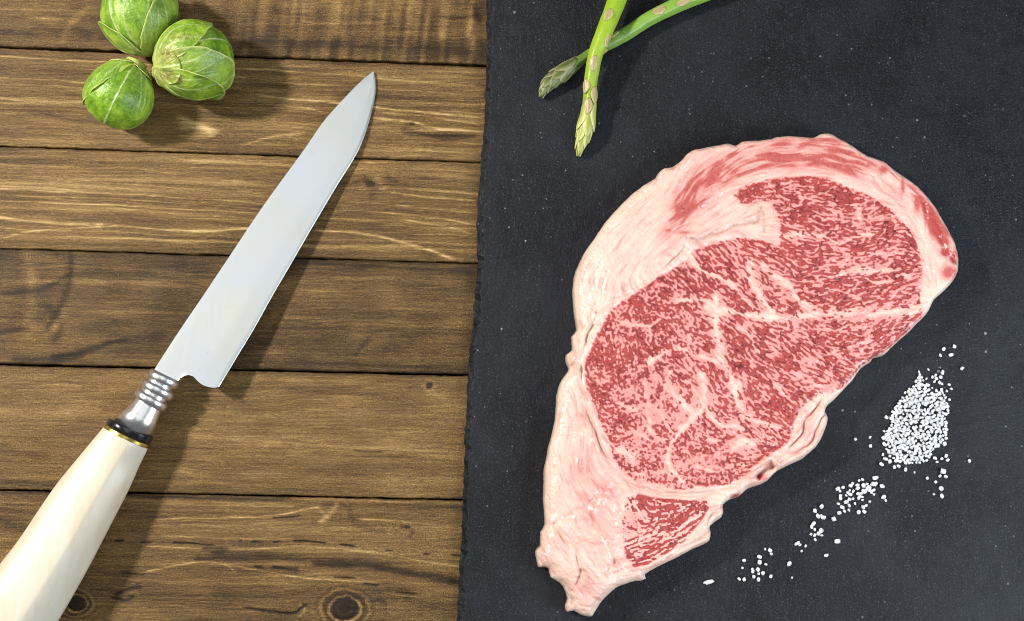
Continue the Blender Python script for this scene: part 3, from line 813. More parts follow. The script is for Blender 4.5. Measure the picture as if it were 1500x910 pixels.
edge_red = np.exp(-((sEye - 3.5) / 2.6) ** 2) * sst(.35, -.2, seam) * sst(-.6, .2, vn(gx / 22, gy / 22, 333)) * (gx + gy * .3 > 1000)
f_eye = f_eye + 1.1 * edge_red
lean = sst(-1.0, .85, f_eye) * m_eye
rimv = (.95 * np.exp(-((f_eye - .62) / .42) ** 2) + .35 * sst(0, 1.4, patch)) * m_eye
halo = blur(lean, 3.5, 3.5)
lean = lean * (.80 + .20 * blur(lean, 5, 5)) + .26 * blur(lean, 2.2, 2.2) * (1 - .8 * np.clip(seam + .6 * thin, 0, 1)) * (1 - lean)
# small lower muscle
m_sm = sst(-.5, 3, sSmall)
bs = .35 + .6 * np.exp(-((gx - 985) ** 2 + (gy - 748) ** 2) / 45 ** 2) - 1.6 * np.exp(-(((gx - 928) / 14) ** 2 + ((gy - 768) / 22) ** 2)) - .9 * np.exp(-(((gx - 960) / 30) ** 2 + ((gy - 790) / 9) ** 2))
f_sm = .55 * fine_l + .75 * fleck + bs
l_sm = sst(-.3, .6, f_sm) * m_sm
lean = np.maximum(lean, l_sm * .92); rimv = np.maximum(rimv, .75 * np.exp(-((f_sm - .8) / .5) ** 2) * m_sm)
# cap muscle: pale red, striped along its fibres
m_cap = sst(-6, 9, sCap)
lowf = unit(blur(R2.randn(GH, GW), 8, 4))
f_cap = .55 * fine_l + .55 * unit(lic(blur(R2.randn(GH, GW), 1.8, 1.8), 16, 8)) + .35 * lowf
cb = .1 + .8 * np.exp(-((gx - 1150) / 50) ** 2 - ((gy - 240) / 9) ** 2) + .5 * np.exp(-((gx - 1230) / 26) ** 2 - ((gy - 240) / 14) ** 2) \
    + 1.6 * sst(1318, 1345, gx) - 1.0 * np.exp(-((gx - 1170) / 60) ** 2 - ((gy - 222) / 5) ** 2) + .3 * np.exp(-((gx - 1010) / 26) ** 2 - ((gy - 280) / 34) ** 2) - 1.2 * np.exp(-((gx - 1290) / 16) ** 2 - ((gy - 250) / 12) ** 2)
l_cap = (.28 + .66 * sst(-.9, 1.5, f_cap + cb)) * m_cap * (.78 + .22 * sst(1320, 1350, gx))
spot = np.zeros_like(gx)
for bx, by, rx, ry, a in [(1381, 372, 8, 6, 1.0), (1393, 380, 6, 9, .9), (1386, 402, 12, 10, .7), (1340, 300, 5, 14, .7), (1366, 330, 6, 16, .8), (1290, 252, 8, 6, .7), (1000, 343, 14, 3, .5), (978, 340, 8, 3, .6), (1076, 726, 6, 4, .6), (1112, 700, 8, 4, .6),
                          (1268, 246, 6, 5, .5), (1050, 268, 16, 4, .5), (1120, 226, 16, 4, .4), (1318, 275, 4, 14, .6), (1005, 308, 4, 14, .4)]:
    R = ((gx - bx + .6 * wob) / rx) ** 2 + ((gy - by + .6 * wob2) / ry) ** 2
    spot = np.maximum(spot, a * np.exp(-R * .8))
l_cap = np.maximum(l_cap, spot)
capm = np.where(l_cap > lean, 1.0, 0.0) * (1 - .55 * spot) * (1 - .5 * sst(1325, 1350, gx))
lean = np.maximum(lean, l_cap)
# faint pink streaks in the fat
pink = .44 - .34 * np.exp(-np.clip(sOut, 0, 99) / 16) + .16 * fbm(gx / 30, gy / 30, 340, 3) + .10 * fine_l + .55 * halo * sst(-2, 6, sEye)
pink += (.62 - .75 * np.clip(seam, 0, 1)) * sst(-3, 4, sEye) + .25 * np.exp(-np.clip(-sCap, 0, 99) / 14) + .35 * m_sm
for bx, by, rx, ry, a in [(855, 690, 26, 40, .32), (870, 755, 18, 20, .3), (1180, 640, 26, 30, .25), (1060, 330, 50, 20, .1), (900, 380, 40, 60, -.22), (870, 420, 20, 50, -.25), (1110, 700, 30, 12, .3), (1300, 290, 40, 20, .05), (870, 860, 30, 25, .12), (820, 620, 20, 60, -.02), (890, 720, 22, 12, .35)]:
    pink += a * np.exp(-((gx - bx) / rx) ** 2 - ((gy - by) / ry) ** 2)
lean = np.maximum(lean, .18 * sst(.6, 2.2, fine_l + .6 * lowf) * (sOut > 3))

# height field (mm)
T0 = 14.0 + 1.0 * np.exp(-((gx - 880) / 60) ** 2)
rad = 9.0 + 9.0 * sst(1000, 860, gx) + 3 * fbm(gx / 40, gy / 40, 350, 2)       # px
q = np.clip(1 - np.clip(sOut, 0, None) / rad, 0, 1)
H = T0 * (.55 + .45 * np.sqrt(np.clip(1 - q * q, 0, 1)))
H += .55 * fbm(gx / 60, gy / 60, 360, 3) + .22 * fbm(gx / 13, gy / 13, 363, 3) * (1 - .5 * m_eye) + .04 * fine_l * (1 - m_eye)
H += -.10 * lean + .06 * iso * m_eye + (1 - m_eye) * (1 - m_sm) * (.28 * fbm(gx / 30, gy / 30, 365, 3) + .38 * vn(gx / 17, gy / 17, 366) * sst(940, 880, gx)) + .05 * unit(blur(R2.randn(GH, GW), 1.2, 1.2)) - .35 * np.exp(-(sEye / 2.5) ** 2)
# ridges of fat running along the fibres
H += .11 * unit(lic(blur(R2.randn(GH, GW), 3.2, 3.2), 14, 9)) * (1 - m_eye) * (1 - m_sm)
dark_tint = .12 * sst(1.5, 2.6, unit(lic(blur(R2.randn(GH, GW), .8, .8), 16, 9))) * (1 - m_eye) * sst(-.2, .5, vn(gx / 25, gy / 25, 371))
for pts, w, dep, gr in CREASE:
    exs = [p[0] for p in pts]; eys = [p[1] for p in pts]; pd = 5 * w + 8
    m = (gx > min(exs) - pd) & (gx < max(exs) + pd) & (gy > min(eys) - pd) & (gy < max(eys) + pd)
    d = seg_dist((gx + 1.2 * wob)[m], (gy + 1.2 * wob2)[m], spline(pts, 4) if len(pts) > 2 else pts)
    ww = w * (1.5 + .9 * vn(gx[m] / 16, gy[m] / 16, 367)); am = .35 + .65 * sst(-.7, .4, vn(gx[m] / 22, gy[m] / 22, 368))
    e = np.exp(-(d / ww) ** 2) - .45 * np.exp(-((d - 3.2 * w) / (2.2 * w)) ** 2)
    H[m] -= 1.3 * dep * e * am
    dark_tint[m] = np.maximum(dark_tint[m], gr * np.exp(-(d / w) ** 2) * (.6 + .4 * vn(gx[m] / 5, gy[m] / 5, 370)))
for bx, by, rx, ry, a in BUMPS:
    H += a * np.exp(-((gx - bx) / rx) ** 2 - ((gy - by) / ry) ** 2)
H = np.maximum(H, 2.0)

ZS = TH + .0095          # plane at which the outline was measured
P0 = W(gx, gy, ZS)
gyv, gxv = np.gradient(sOut)
gl = np.sqrt(gxv ** 2 + gyv ** 2) + 1e-6
keep = sOut > -0.75
# snap the outside row onto the outline
off = np.where(sOut < 0, -sOut, 0)
PXx = gx + gxv / gl * off; PXy = gy + gyv / gl * off
P0 = W(PXx, PXy, ZS)
quad = keep[:-1, :-1] & keep[1:, :-1] & keep[:-1, 1:] & keep[1:, 1:]
idx = -np.ones(gx.shape, int)
use = np.zeros_like(keep)
use[:-1, :-1] |= quad; use[1:, :-1] |= quad; use[:-1, 1:] |= quad; use[1:, 1:] |= quad
idx[use] = np.arange(use.sum())
V = P0[use].copy(); V[:, 2] = TH + H[use] / 1000.0
Fq = np.stack([idx[:-1, :-1][quad], idx[1:, :-1][quad], idx[1:, 1:][quad], idx[:-1, 1:][quad]], -1)
# boundary edges -> rings that turn under the steak
E = np.concatenate([Fq[:, [0, 1]], Fq[:, [1, 2]], Fq[:, [2, 3]], Fq[:, [3, 0]]])
key = np.minimum(E[:, 0], E[:, 1]).astype(np.int64) * 10 ** 7 + np.maximum(E[:, 0], E[:, 1])
u_, first, cnt = np.unique(key, return_index=True, return_counts=True)
BE = E[first[cnt == 1]]
bv = np.unique(BE)
mp = {}
nx = (gxv / gl)[use]; ny = -(gyv / gl)[use]
At = {k_: v_[use] for k_, v_ in dict(lean=lean, rim=np.clip(rimv, 0, 1), pink=np.clip(pink, 0, 1.2), cap=capm, dark_tint=np.clip(dark_tint, 0, 1)).items()}
rings = [bv]
Vs = [V]; n = len(V)
remap = np.zeros(len(V), int); remap[bv] = np.arange(len(bv))
wv_ = fbm(V[bv, 0] * 150, V[bv, 1] * 150, 380, 2)
prev = bv
Fs = [Fq]
for inset, hz in ((-.0004, .42), (.0004, .25), (.0016, .10), (.0032, .0)):
    nv = V[bv].copy()
    nv[:, 0] += nx[bv] * (inset + .0002 * wv_); nv[:, 1] += ny[bv] * (inset + .0002 * wv_)
    nv[:, 2] = TH + hz * (V[bv, 2] - TH) + (0.00002 if hz == 0 else 0)
    cur = n + np.arange(len(bv)); n += len(bv); Vs.append(nv)
    a0 = remap[BE[:, 0]]; a1 = remap[BE[:, 1]]
    Fs.append(np.stack([prev[a1], prev[a0], cur[a0], cur[a1]], -1))
    for k_ in At:
        At[k_] = np.concatenate([At[k_], At[k_][bv]])
    prev = cur
steak = mesh_obj('ribeye_steak', np.concatenate(Vs), np.concatenate(Fs), M_STEAK, None, True, At, origin=tuple(W(1080, 500, TH)))
tag(steak, 'raw marbled rib steak with cream fat rim, lying on the black slate board', 'steak')

# ================================================================== KNIFE
knife = empty('carving_knife', tuple(W(235, 560, 0)), label='carving knife with plain steel blade, silver ferrule and cream bone handle on the planks', cat='knife')


def interp_curve(pts, n):
    P = np.array(spline(pts, 10)); L = np.concatenate([[0], np.cumsum(np.linalg.norm(np.diff(P, axis=0), axis=1))]); s = np.linspace(0, L[-1], n)
    return np.stack([np.interp(s, L, P[:, 0]), np.interp(s, L, P[:, 1])], -1)


NB = 220
spine = interp_curve([(548, 106), (545, 106), (527.7, 121), (503, 147), (475, 178.5), (447, 219), (415, 263), (380, 312), (340, 372), (300, 432), (266, 482), (240, 522), (222, 550)], NB)
edge = interp_curve([(548, 106), (550, 118), (550, 136), (545, 161), (534.7, 196), (520.6, 228), (492.5, 273), (457, 333), (432.7, 375), (400, 431), (372.7, 480), (345, 526), (320.7, 566)], NB)
U = np.array([0, .05, .10, .20, .30, .36, .40, .45, .50, .56, .62, .68, .74, .80, .86, .92, .978, 1.0])
endc = np.array([(222, 550), (226, 552), (233, 556), (243, 560), (255, 563), (261, 560), (265, 554), (271, 551), (277, 549.5), (284, 552), (289, 557.5), (294, 562), (299, 565), (305, 567), (311, 568), (316, 568), (319, 567), (320.7, 566)])
tt = np.linspace(0, 1, NB)
Pb = spine[:, None, :] * (1 - U[None, :, None]) + edge[:, None, :] * U[None, :, None]
lin_end = spine[-1][None] * (1 - U[:, None]) + edge[-1][None] * U[:, None]
bl = sst(.965, 1.0, tt)[:, None, None]
Pb = Pb + bl * (endc - lin_end)[None]
zb = .0009 + (.0108 - .0009) * tt ** 1.1
# thickness: full at the spine, ground to nothing at the edge
thk = .0011 * np.interp(U, [0, .05, .70, .978, 1.0], [.96, 1.0, .90, .30, .02]) * 1.0
thk = thk[None, :] * np.interp(tt, [0, .04, .2, 1], [.15, .4, .8, 1.05])[:, None]
tiltz = np.interp(U, [0, 1], [.0006, -.0006])[None, :] * sst(0, .1, tt)[:, None]
ZT = zb[:, None] + tiltz + thk; ZBm = zb[:, None] + tiltz - thk
top_ = W(Pb[..., 0], Pb[..., 1], zb[:, None] + 0 * Pb[..., 0]); bot_ = top_.copy()
top_[..., 2] = ZT; bot_[..., 2] = ZBm
nu = len(U)
V = np.concatenate([top_.reshape(-1, 3), bot_.reshape(-1, 3)])
f1 = grid_faces(NB, nu)[:, ::-1]; o2 = NB * nu
f2 = grid_faces(NB, nu) + o2
i = np.arange(NB - 1)
sideA = np.stack([i * nu, o2 + i * nu, o2 + (i + 1) * nu, (i + 1) * nu], -1)[:, ::-1]
sideB = np.stack([i * nu + nu - 1, o2 + i * nu + nu - 1, o2 + (i + 1) * nu + nu - 1, (i + 1) * nu + nu - 1], -1)
j = np.arange(nu - 1); b0 = (NB - 1) * nu
sideC = np.stack([b0 + j, b0 + j + 1, o2 + b0 + j + 1, o2 + b0 + j], -1)
blade = mesh_obj('blade', V, np.concatenate([f1, f2, sideA, sideB, sideC]), M_STEEL, knife, True, origin=tuple(W(330, 420, .006)))
es = blade.modifiers.new('edges', 'EDGE_SPLIT'); es.split_angle = math.radians(40)


def chaikin(p, n=2):
    p = np.array(p, float)
    for _ in range(n):
        q = np.roll(p, -1, 0)
        p = np.stack([.75 * p + .25 * q, .25 * p + .75 * q], 1).reshape(-1, 2)
    return p


def sec(L, R, zc, h):
    a = W(L[0], L[1], zc); b = W(R[0], R[1], zc)
    return ((a + b) / 2, (b - a) / 2, h)


circ = np.array([(math.cos(a), math.sin(a)) for a in np.linspace(0, 2 * math.pi, 48, endpoint=False)])
circ[:, 0] *= -1


def lerp2(a, b, t): return (a[0] + (b[0] - a[0]) * t, a[1] + (b[1] - a[1]) * t)


# ferrule: a flared tube with three turned rings and a rounded shoulder
FL = [(223, 541), (221, 544), (214, 556), (206, 568), (200, 578), (197, 583), (186, 598), (167, 614.5)]
FR = [(256, 558), (258, 562), (252, 575), (246, 588), (240, 600), (238, 603), (230, 620), (222, 644)]
fz = [.0108, .0108, .0108, .0108, .0107, .0107, .0106, .0106]
fer_secs = []
for n_ in range(len(FL)):
    a, b = FL[n_], FR[n_]
    if n_ < 6:
        a, b = lerp2(a, b, .05), lerp2(b, a, .05)
    wdt = float(np.linalg.norm(W(*a, fz[n_]) - W(*b, fz[n_]))) / 2
    fer_secs.append(sec(a, b, fz[n_], wdt * (.90 if n_ > 0 else .75)))
ferrule = loft('ferrule', fer_secs, M_SILVER, knife, circ)
for a, b, r in (((218, 545), (261, 566), .0025), ((209, 559), (253.5, 583), .0025), ((199.5, 573), (243.5, 599), .0025)):
    c0, w0, _ = sec(a, b, .0108, 0)
    ax = np.array([-w0[1], w0[0], 0]); ax = ax / np.linalg.norm(ax)
    hw = np.linalg.norm(w0)
    rs = []
    for th in np.linspace(0, math.pi, 9):
        k_ = (hw - r * .5 + r * .5 * math.sin(th)) / hw
        rs.append((c0 + ax * r * .95 * -math.cos(th), w0 * k_, hw * .93 * k_))
    rg = loft('ring', rs[::-1], M_SILVER, ferrule, circ, origin=tuple(c0))
# small tang collar where the blade enters the ferrule
c0 = W(245, 556, .0108)
# black horn collar and brass washer
loft('collar', [sec((160, 611.5), (224, 641.5), .0108, .0090), sec((159.5, 612.5), (224, 642.5), .0108, .0092), sec((156, 620), (219.5, 650.5), .0109, .0092), sec((156.5, 621), (219, 651.5), .0109, .0091)], M_BLACK, knife, circ, split=30)
loft('washer', [sec((155.5, 620.5), (218.7, 652.5), .0109, .0090), sec((154.5, 622), (218.5, 653.5), .0109, .0094), sec((152.5, 626), (216.5, 657), .0109, .0094), sec((153.5, 627), (215.5, 657.5), .0109, .009)], M_BRASS, knife, circ, split=30)
hp = chaikin([(-1.0, .0), (-.92, .45), (-.62, .86), (.30, 1.02), (.50, .92), (.98, .30), (1.0, -.1), (.82, -.6), (.4, -.98), (-.45, -.98), (-.92, -.5)], 3)
hL = [(151, 627), (149.5, 628.5), (120, 664), (78, 716), (30.7, 786), (0, 826), (-45, 884), (-92, 950), (-118, 1000), (-124, 1025), (-122, 1040)]
hR = [(214.5, 657), (215.5, 660), (204, 684), (189, 718), (150, 794), (127, 838), (93, 898), (48, 972), (8, 1032), (-20, 1058), (-50, 1066)]
hh = [.0090, .0094, .0100, .0110, .0122, .0128, .0136, .0142, .0140, .0125, .0095]
hs = []
for a, b, h in zip(hL, hR, hh):
    hs.append(sec(a, b, max(h + .0004, .0109), h))
# resample smoothly
cs = np.array([s[0] for s in hs]); wsx = np.array([s[1] for s in hs]); hsx = np.array([s[2] for s in hs])
allp = np.array(spline([tuple(x) for x in np.concatenate([cs, wsx, hsx[:, None]], 1)], 6))
loft('handle', [(p[:3], p[3:6], p[6]) for p in allp], M_BONE, knife, hp, split=50)

# ================================================================== BRUSSELS SPROUTS
def sprout(name, cx, cy, r, axis, label, leaves, seed, elong=1.0, taper=.0, aged=None, stem_r=.0052, stem_len=.004):
    cen = W(cx, cy, r * .97)
    root = empty(name, (float(cen[0]), float(cen[1]), 0), label=label, cat='brussels sprout', group='brussels sprouts on the planks')
    a = np.array(axis, float); a /= np.linalg.norm(a)
    up = np.array([0, 0, 1.0])
    b = up - a * up.dot(a); b /= np.linalg.norm(b)      # azimuth 0 faces up, to the camera
    c = np.cross(a, b)

    def surf(th, ph, offs):
        R = r + offs
        st2 = np.sin(th); co = np.cos(th)
        lump = .020 * r * fbm(th * 2.2 + seed, ph * 1.4, seed, 2)
        rr = R + lump
        lat = st2 * (1 - taper * co * .9)
        ax = -co * elong
        return cen + rr[..., None] * (ax[..., None] * a + lat[..., None] * (np.cos(ph)[..., None] * b + np.sin(ph)[..., None] * c))

    def veins(th, ph, ph0, strong):
        # one midrib and side ribs that leave it and bend outwards
        dp = (ph - ph0 + math.pi) % (2 * math.pi) - math.pi
        sn = np.sin(np.clip(th, .25, 2.9)); s = th
        v = np.exp(-(dp * sn / (.036 * np.exp(-s * .8) + .013)) ** 2) * strong
        for k in range(-4, 5):
            if k == 0: continue
            sg = 1 if k > 0 else -1
            ctr = k * .40 + .10 * math.sin(seed * 3 + k * 2.3) + sg * .07 * s * s + .05 * np.sin(3 * s + k)
            wv = .024 * np.exp(-s * .35) + .008
            v = np.maximum(v, .75 * np.exp(-((dp - ctr) * sn / wv) ** 2) * sst(.12, .3, s) * sst(2.5, 1.5, s))
            for q_, dr in ((.55, .5), (.85, -.45), (1.2, .4)):
                b2 = ctr + dr * np.clip(s - q_ - .06 * math.sin(k * 5 + seed), 0, 9)
                v = np.maximum(v, .42 * np.exp(-((dp - b2) * sn / .011) ** 2) * sst(q_, q_ + .1, s) * sst(q_ + .9, q_ + .4, s))
        net = np.exp(-(vn(th * 16, ph * 16, seed + 5) / .10) ** 2) * .22
        return np.clip(v * (.8 + .25 * vn(th * 9, ph * 9, seed)) + net, 0, 1)

    def ages(P):
        if aged is None: return np.zeros(P.shape[:-1])
        px_, py_ = PX(P[..., 0], P[..., 1], P[..., 2])
        v = np.zeros(P.shape[:-1])
        for ax_, ay_, rx, ry, am in aged:
            v = np.maximum(v, am * np.exp(-(((px_ - ax_) / rx) ** 2 + ((py_ - ay_) / ry) ** 2)))
        return np.clip(v * (1.1 + .5 * fbm(px_ / 7, py_ / 7, 400, 3)), 0, 1)

    nt, nph = 70, 110
    th, ph = np.meshgrid(np.linspace(.02, math.pi - .02, nt), np.linspace(0, 2 * math.pi, nph, endpoint=False), indexing='ij')
    P = surf(th, ph, -.0009 + 0 * th)
    ve = veins(th, ph, leaves[0][0] + math.pi, .8)
    F = [tuple(f) for f in grid_faces(nt, nph, True)] + [tuple(range(nph))[::-1], tuple((nt - 1) * nph + i for i in range(nph))]
    mesh_obj('heart', P.reshape(-1, 3), F, M_SPROUT, root, True, {'vein': ve, 'age': ages(P), 'pale': np.exp(-th / .4)}, origin=tuple(cen))
    for li, (ph0, tc, rho, lift, layer, curl) in enumerate(leaves):
        nv_, nu_ = 44, 120
        v, al = np.meshgrid(np.linspace(.001, 1, nv_), np.linspace(0, 2 * math.pi, nu_, endpoint=False), indexing='ij')
        ca, sa = np.cos(al), np.sin(al)
        rim_ = rho * (1 + .035 * vn(ca * 1.5 + 9, sa * 1.5 + 9, seed + li) + .018 * vn(ca * 6 + 30, sa * 6 + 30, seed + li + 1) + .07 * np.exp(-((al - math.pi) / .5) ** 2))
        dd = v * rim_
        # direction on the unit ball: centre at polar angle tc, azimuth ph0
        z_ = np.cos(tc) * np.cos(dd) - np.sin(tc) * np.sin(dd) * ca
        x_ = np.sin(tc) * np.cos(dd) + np.cos(tc) * np.sin(dd) * ca
        y_ = np.sin(dd) * sa
        tht = np.arccos(np.clip(z_, -1, 1)); p_ = ph0 + np.arctan2(y_, x_)
        dphi = np.arctan2(y_, x_)
        edge_f = v ** 10 * sst(.25, .6, tht)
        offs = .0002 + layer * .00042 + lift * edge_f + curl * v ** 14 * (.5 + .9 * vn(ca * 2.5 + 40, sa * 2.5 + 40, seed + li + 9)) + .00045 * fbm(x_ * 4 + 20, y_ * 4 + 20, seed + li, 4)
        ve = veins(tht, ph0 + dphi, ph0, 1.0)
        offs = offs + .00022 * ve
        P = surf(tht, p_, offs)
        P[..., 2] = np.maximum(P[..., 2], .0005)
        pale = np.clip(np.exp(-tht / .38) + .75 * sst(.955, 1, v) + .15 * (li % 3 == 1), 0, 1)
        nv2 = [tuple(f) for f in grid_faces(nv_, nu_, True)]
        o = mesh_obj('leaf', P.reshape(-1, 3), nv2, M_SPROUT, root, True, {'vein': ve, 'age': ages(P), 'pale': pale}, origin=tuple(cen))
        sm = o.modifiers.new('thickness', 'SOLIDIFY'); sm.thickness = .00045; sm.offset = 0
    # cut stem
    base = cen - a * r * (elong - .10)
    ang = np.linspace(0, 2 * math.pi, 28, endpoint=False)
    rows = []
    for s_, k_ in ((0, 1.25), (.35, 1.05), (.8, .98), (.98, .92), (1.0, .80), (.97, .4), (.96, .05)):
        rad_ = stem_r * k_ * (1 + .10 * vn(ang * 2 / math.pi * 2, 0 * ang + s_, seed + 30))
        rows.append(base - a * (stem_len * s_) + rad_[:, None] * (np.cos(ang)[:, None] * b + np.sin(ang)[:, None] * c))
    P = np.array(rows)
    nn_ = P.shape[0] * P.shape[1]
    mesh_obj('stem', P.reshape(-1, 3), [tuple(f) for f in grid_faces(len(rows), 28, True)] + [tuple(6 * 28 + i for i in range(28))], M_SPROUT, root, True,
             {'vein': np.full(nn_, .35), 'age': np.full(nn_, .10), 'pale': np.full(nn_, .85)}, origin=tuple(base))
    return root


# leaf: azimuth, polar angle of its middle, angular radius, edge lift (m), layer, curl
sprout('brussels_sprout', 205, 24, .0170, (-.16, .98, .02), 'top brussels sprout of three, cut by the photo edge, with bold pale ribs',
       [(3.0, 1.3, 1.4, .0002, 0, 0), (-1.8, 1.25, 1.3, .0004, 1, .0008), (.95, 1.3, 1.40, .0002, 2, .0004), (-.60, 1.25, 1.22, .0003, 3, .0006), (1.45, 1.0, .98, .0005, 4, .0010), (-1.5, .78, .74, .0003, 5, .0007)], 3, 1.0, .06, stem_r=.0052, stem_len=.0035)
sprout('brussels_sprout', 284, 88, .0178, (.80, .30, -.40), 'right brussels sprout of three, with yellowed leaf base and torn lower leaf',
       [(2.9, 1.3, 1.4, .0002, 0, 0), (-1.5, 1.3, 1.4, .0002, 1, .0003), (-.1, 1.4, 1.60, .0002, 2, .0003), (-1.15, 1.1, 1.12, .0004, 3, .0006), (1.25, 1.25, 1.16, .0008, 3, .0018), (1.75, 1.05, .98, .0014, 4, .0032), (.45, .50, .42, .0003, 4, .0006)],
       11, 1.0, .02, aged=[(246, 80, 17, 15, .75), (240, 112, 14, 10, .8), (262, 54, 20, 7, .45), (262, 116, 8, 6, .7), (247, 108, 4, 5, 1.3)], stem_r=.0042, stem_len=.0004)
sprout('brussels_sprout', 176, 138, .0150, (-.40, -.90, .06), 'smallest brussels sprout, lower left of three, smooth and glossy with fanning veins',
       [(3.0, 1.3, 1.4, .0002, 0, 0), (-1.8, 1.25, 1.3, .0002, 1, .0003), (1.35, 1.15, 1.22, .0006, 2, .0012), (-.30, 1.42, 1.62, .0001, 3, .0001), (.9, .42, .42, .0003, 4, .0004), (-1.2, .4, .40, .0003, 4, .0004)], 23, 1.03, .12, stem_r=.0054, stem_len=.0045)

# ================================================================== ASPARAGUS
def frame_curve(P):
    T = np.gradient(P, axis=0); T /= np.linalg.norm(T, axis=1)[:, None]
    up = np.array([0, 0, 1.0]); N = up - T * (T @ up)[:, None]; N /= np.linalg.norm(N, axis=1)[:, None]
    B = np.cross(T, N)
    return T, N, B


def spear(name, pts, mat, label, bracts, tip, bract_mat, tip_mat, seed):
    """pts: (px, py, z, radius m) from the cut end to the tip"""
    cp = []
    for x, y, z, r in pts:
        p = W(x, y, z); cp.append((*p, r))
    Q = np.array(spline(cp, 14)); P = Q[:, :3]; R = Q[:, 3]
    T, N, B = frame_curve(P)
    L = np.concatenate([[0], np.cumsum(np.linalg.norm(np.diff(P, axis=0), axis=1))]); L /= L[-1]
    mid = P[len(P) // 2]
    root = empty(name, (float(mid[0]), float(mid[1]), TH), label=label, cat='asparagus')
    m = 32; ang = np.linspace(0, 2 * math.pi, m, endpoint=False)
    AA, LL = np.meshgrid(ang, L)
    rr = R[:, None] * (1 + .035 * fbm(AA / math.pi * 4, LL * 30, seed, 2) + .03 * np.cos(AA * 5 + seed))
    V = P[:, None, :] + rr[..., None] * (np.cos(AA)[..., None] * N[:, None, :] + np.sin(AA)[..., None] * B[:, None, :])
    F = [tuple(f)[::-1] for f in grid_faces(len(P), m, True)] + [tuple(range(m)), tuple((len(P) - 1) * m + i for i in range(m))[::-1]]
    mesh_obj('stalk', V.reshape(-1, 3), F, mat, root, True, {'along': LL}, origin=tuple(mid))

    def at(s):
        g = lambda A: np.array([np.interp(s, L, A[:, k]) for k in range(A.shape[1])])
        return g(P), g(T), g(N), g(B), float(np.interp(s, L, R))

    def bract(s0, s1, a0, hw, off0, off1, mt, sd, tipbend=0.0, name_='bract'):
        # pointed scale hugging the stalk from s0 to s1, centred on azimuth a0
        nv_, nu_ = 16, 13
        VV = []
        al = []
        for i_ in range(nv_):
            v = i_ / (nv_ - 1)
            p, t_, n_, b_, r_ = at(s0 + (s1 - s0) * v)
            w_ = hw * (math.sin(min(1, v * 1.9 + .18) * math.pi * .5) if v < .45 else max(.02, 1 - ((v - .45) / .55) ** 1.7))
            for j_ in range(nu_):
                u = -1 + 2 * j_ / (nu_ - 1)
                a_ = a0 + u * w_
                o_ = off0 + (off1 - off0) * v - .0003 * u * u + .00012 * math.sin(sd + 9 * u + 5 * v)
                if v == 0: o_ = -.0002
                rr_ = r_ + o_ + .0002
                VV.append(p + rr_ * (math.cos(a_) * n_ + math.sin(a_) * b_) + t_ * tipbend * v)
                al.append(min(1, .15 + .7 * abs(u) + .35 * v))
        o = mesh_obj(name_, VV, [tuple(f)[::-1] for f in grid_faces(nv_, nu_)], mt, root, True, {'along': al}, origin=tuple(VV[nu_ // 2]))
        sm = o.modifiers.new('thickness', 'SOLIDIFY'); sm.thickness = .00028; sm.offset = 0
        return o
    for b_ in bracts:
        b_ = (b_[0] + .008, b_[1] - .008, b_[2], b_[3] * .85, b_[4], b_[5])
        bract(*b_[:6], bract_mat, seed + b_[0] * 10)
    # tip: spiral of overlapping scales
    s0, s1, count = tip
    for k in range(count):
        f = k / (count - 1)
        s = s0 + (s1 - s0) * f
        ln = .105 * (1 - .45 * f) * (1.0 if count < 20 else .80)
        bract(s - ln * .2, min(1.0, s + ln), k * 2.399 + seed, .95 - .15 * f, -.0002 + .0003 * (1 - f), .0013 * (1 - .72 * f), tip_mat, seed + k, name_='tip_scale')
    return root


spear('asparagus_spear', [(1120, -40, .0112, .0041), (1040, -12, .0112, .0040), (995, 6, .0108, .0038), (950, 28, .0104, .0036), (918, 49, .0100, .0034), (886, 67, .0098, .0030), (857, 84, .0098, .0026), (842, 94, .0098, .0027), (822, 108, .0098, .0032), (805, 121, .0096, .0029), (797, 132, .0092, .0019), (792, 143, .0088, .0005)],
      M_STALK2, 'rear asparagus spear passing beneath the other, with a dull purplish tip at the left', [(.30, .38, -.25, .55, .0001, .0003), (.40, .475, .15, .75, .0001, .0004), (.14, .21, .5, .6, .0001, .0003), (.60, .69, .8, .7, .0002, .0008), (.67, .77, -1.0, .7, .0003, .0010), (.66, .75, .2, .6, .0003, .0009)],
      (.80, .965, 24), M_BRACT, M_BRACT_DARK, 2)
spear('asparagus_spear', [(940, -90, .0150, .0052), (920, -42, .0160, .0050), (905, -2, .0168, .0047), (895, 24, .0172, .0044), (884, 51, .0172, .0041), (873, 79, .0164, .0037), (866.5, 112, .0146, .0034), (864, 140, .0130, .0032), (861.5, 165, .0116, .0031), (857, 190, .0108, .0032), (852, 208, .0100, .0024), (848.5, 221, .0092, .0013), (847, 229, .0087, .0004)],
      M_STALK, 'front asparagus spear lying across the other, bright yellow green, pale tip towards the steak', [(.355, .43, .30, .62, .0001, .0004), (.455, .53, -.95, .55, .0001, .0003), (.56, .645, .0, .75, .0001, .0004), (.66, .74, .75, .75, .0002, .0008), (.69, .78, -.7, .75, .0002, .0010), (.74, .83, .15, .8, .0003, .0008)],
      (.78, .955, 14), M_BRACT, M_BRACT_TIP, 5)

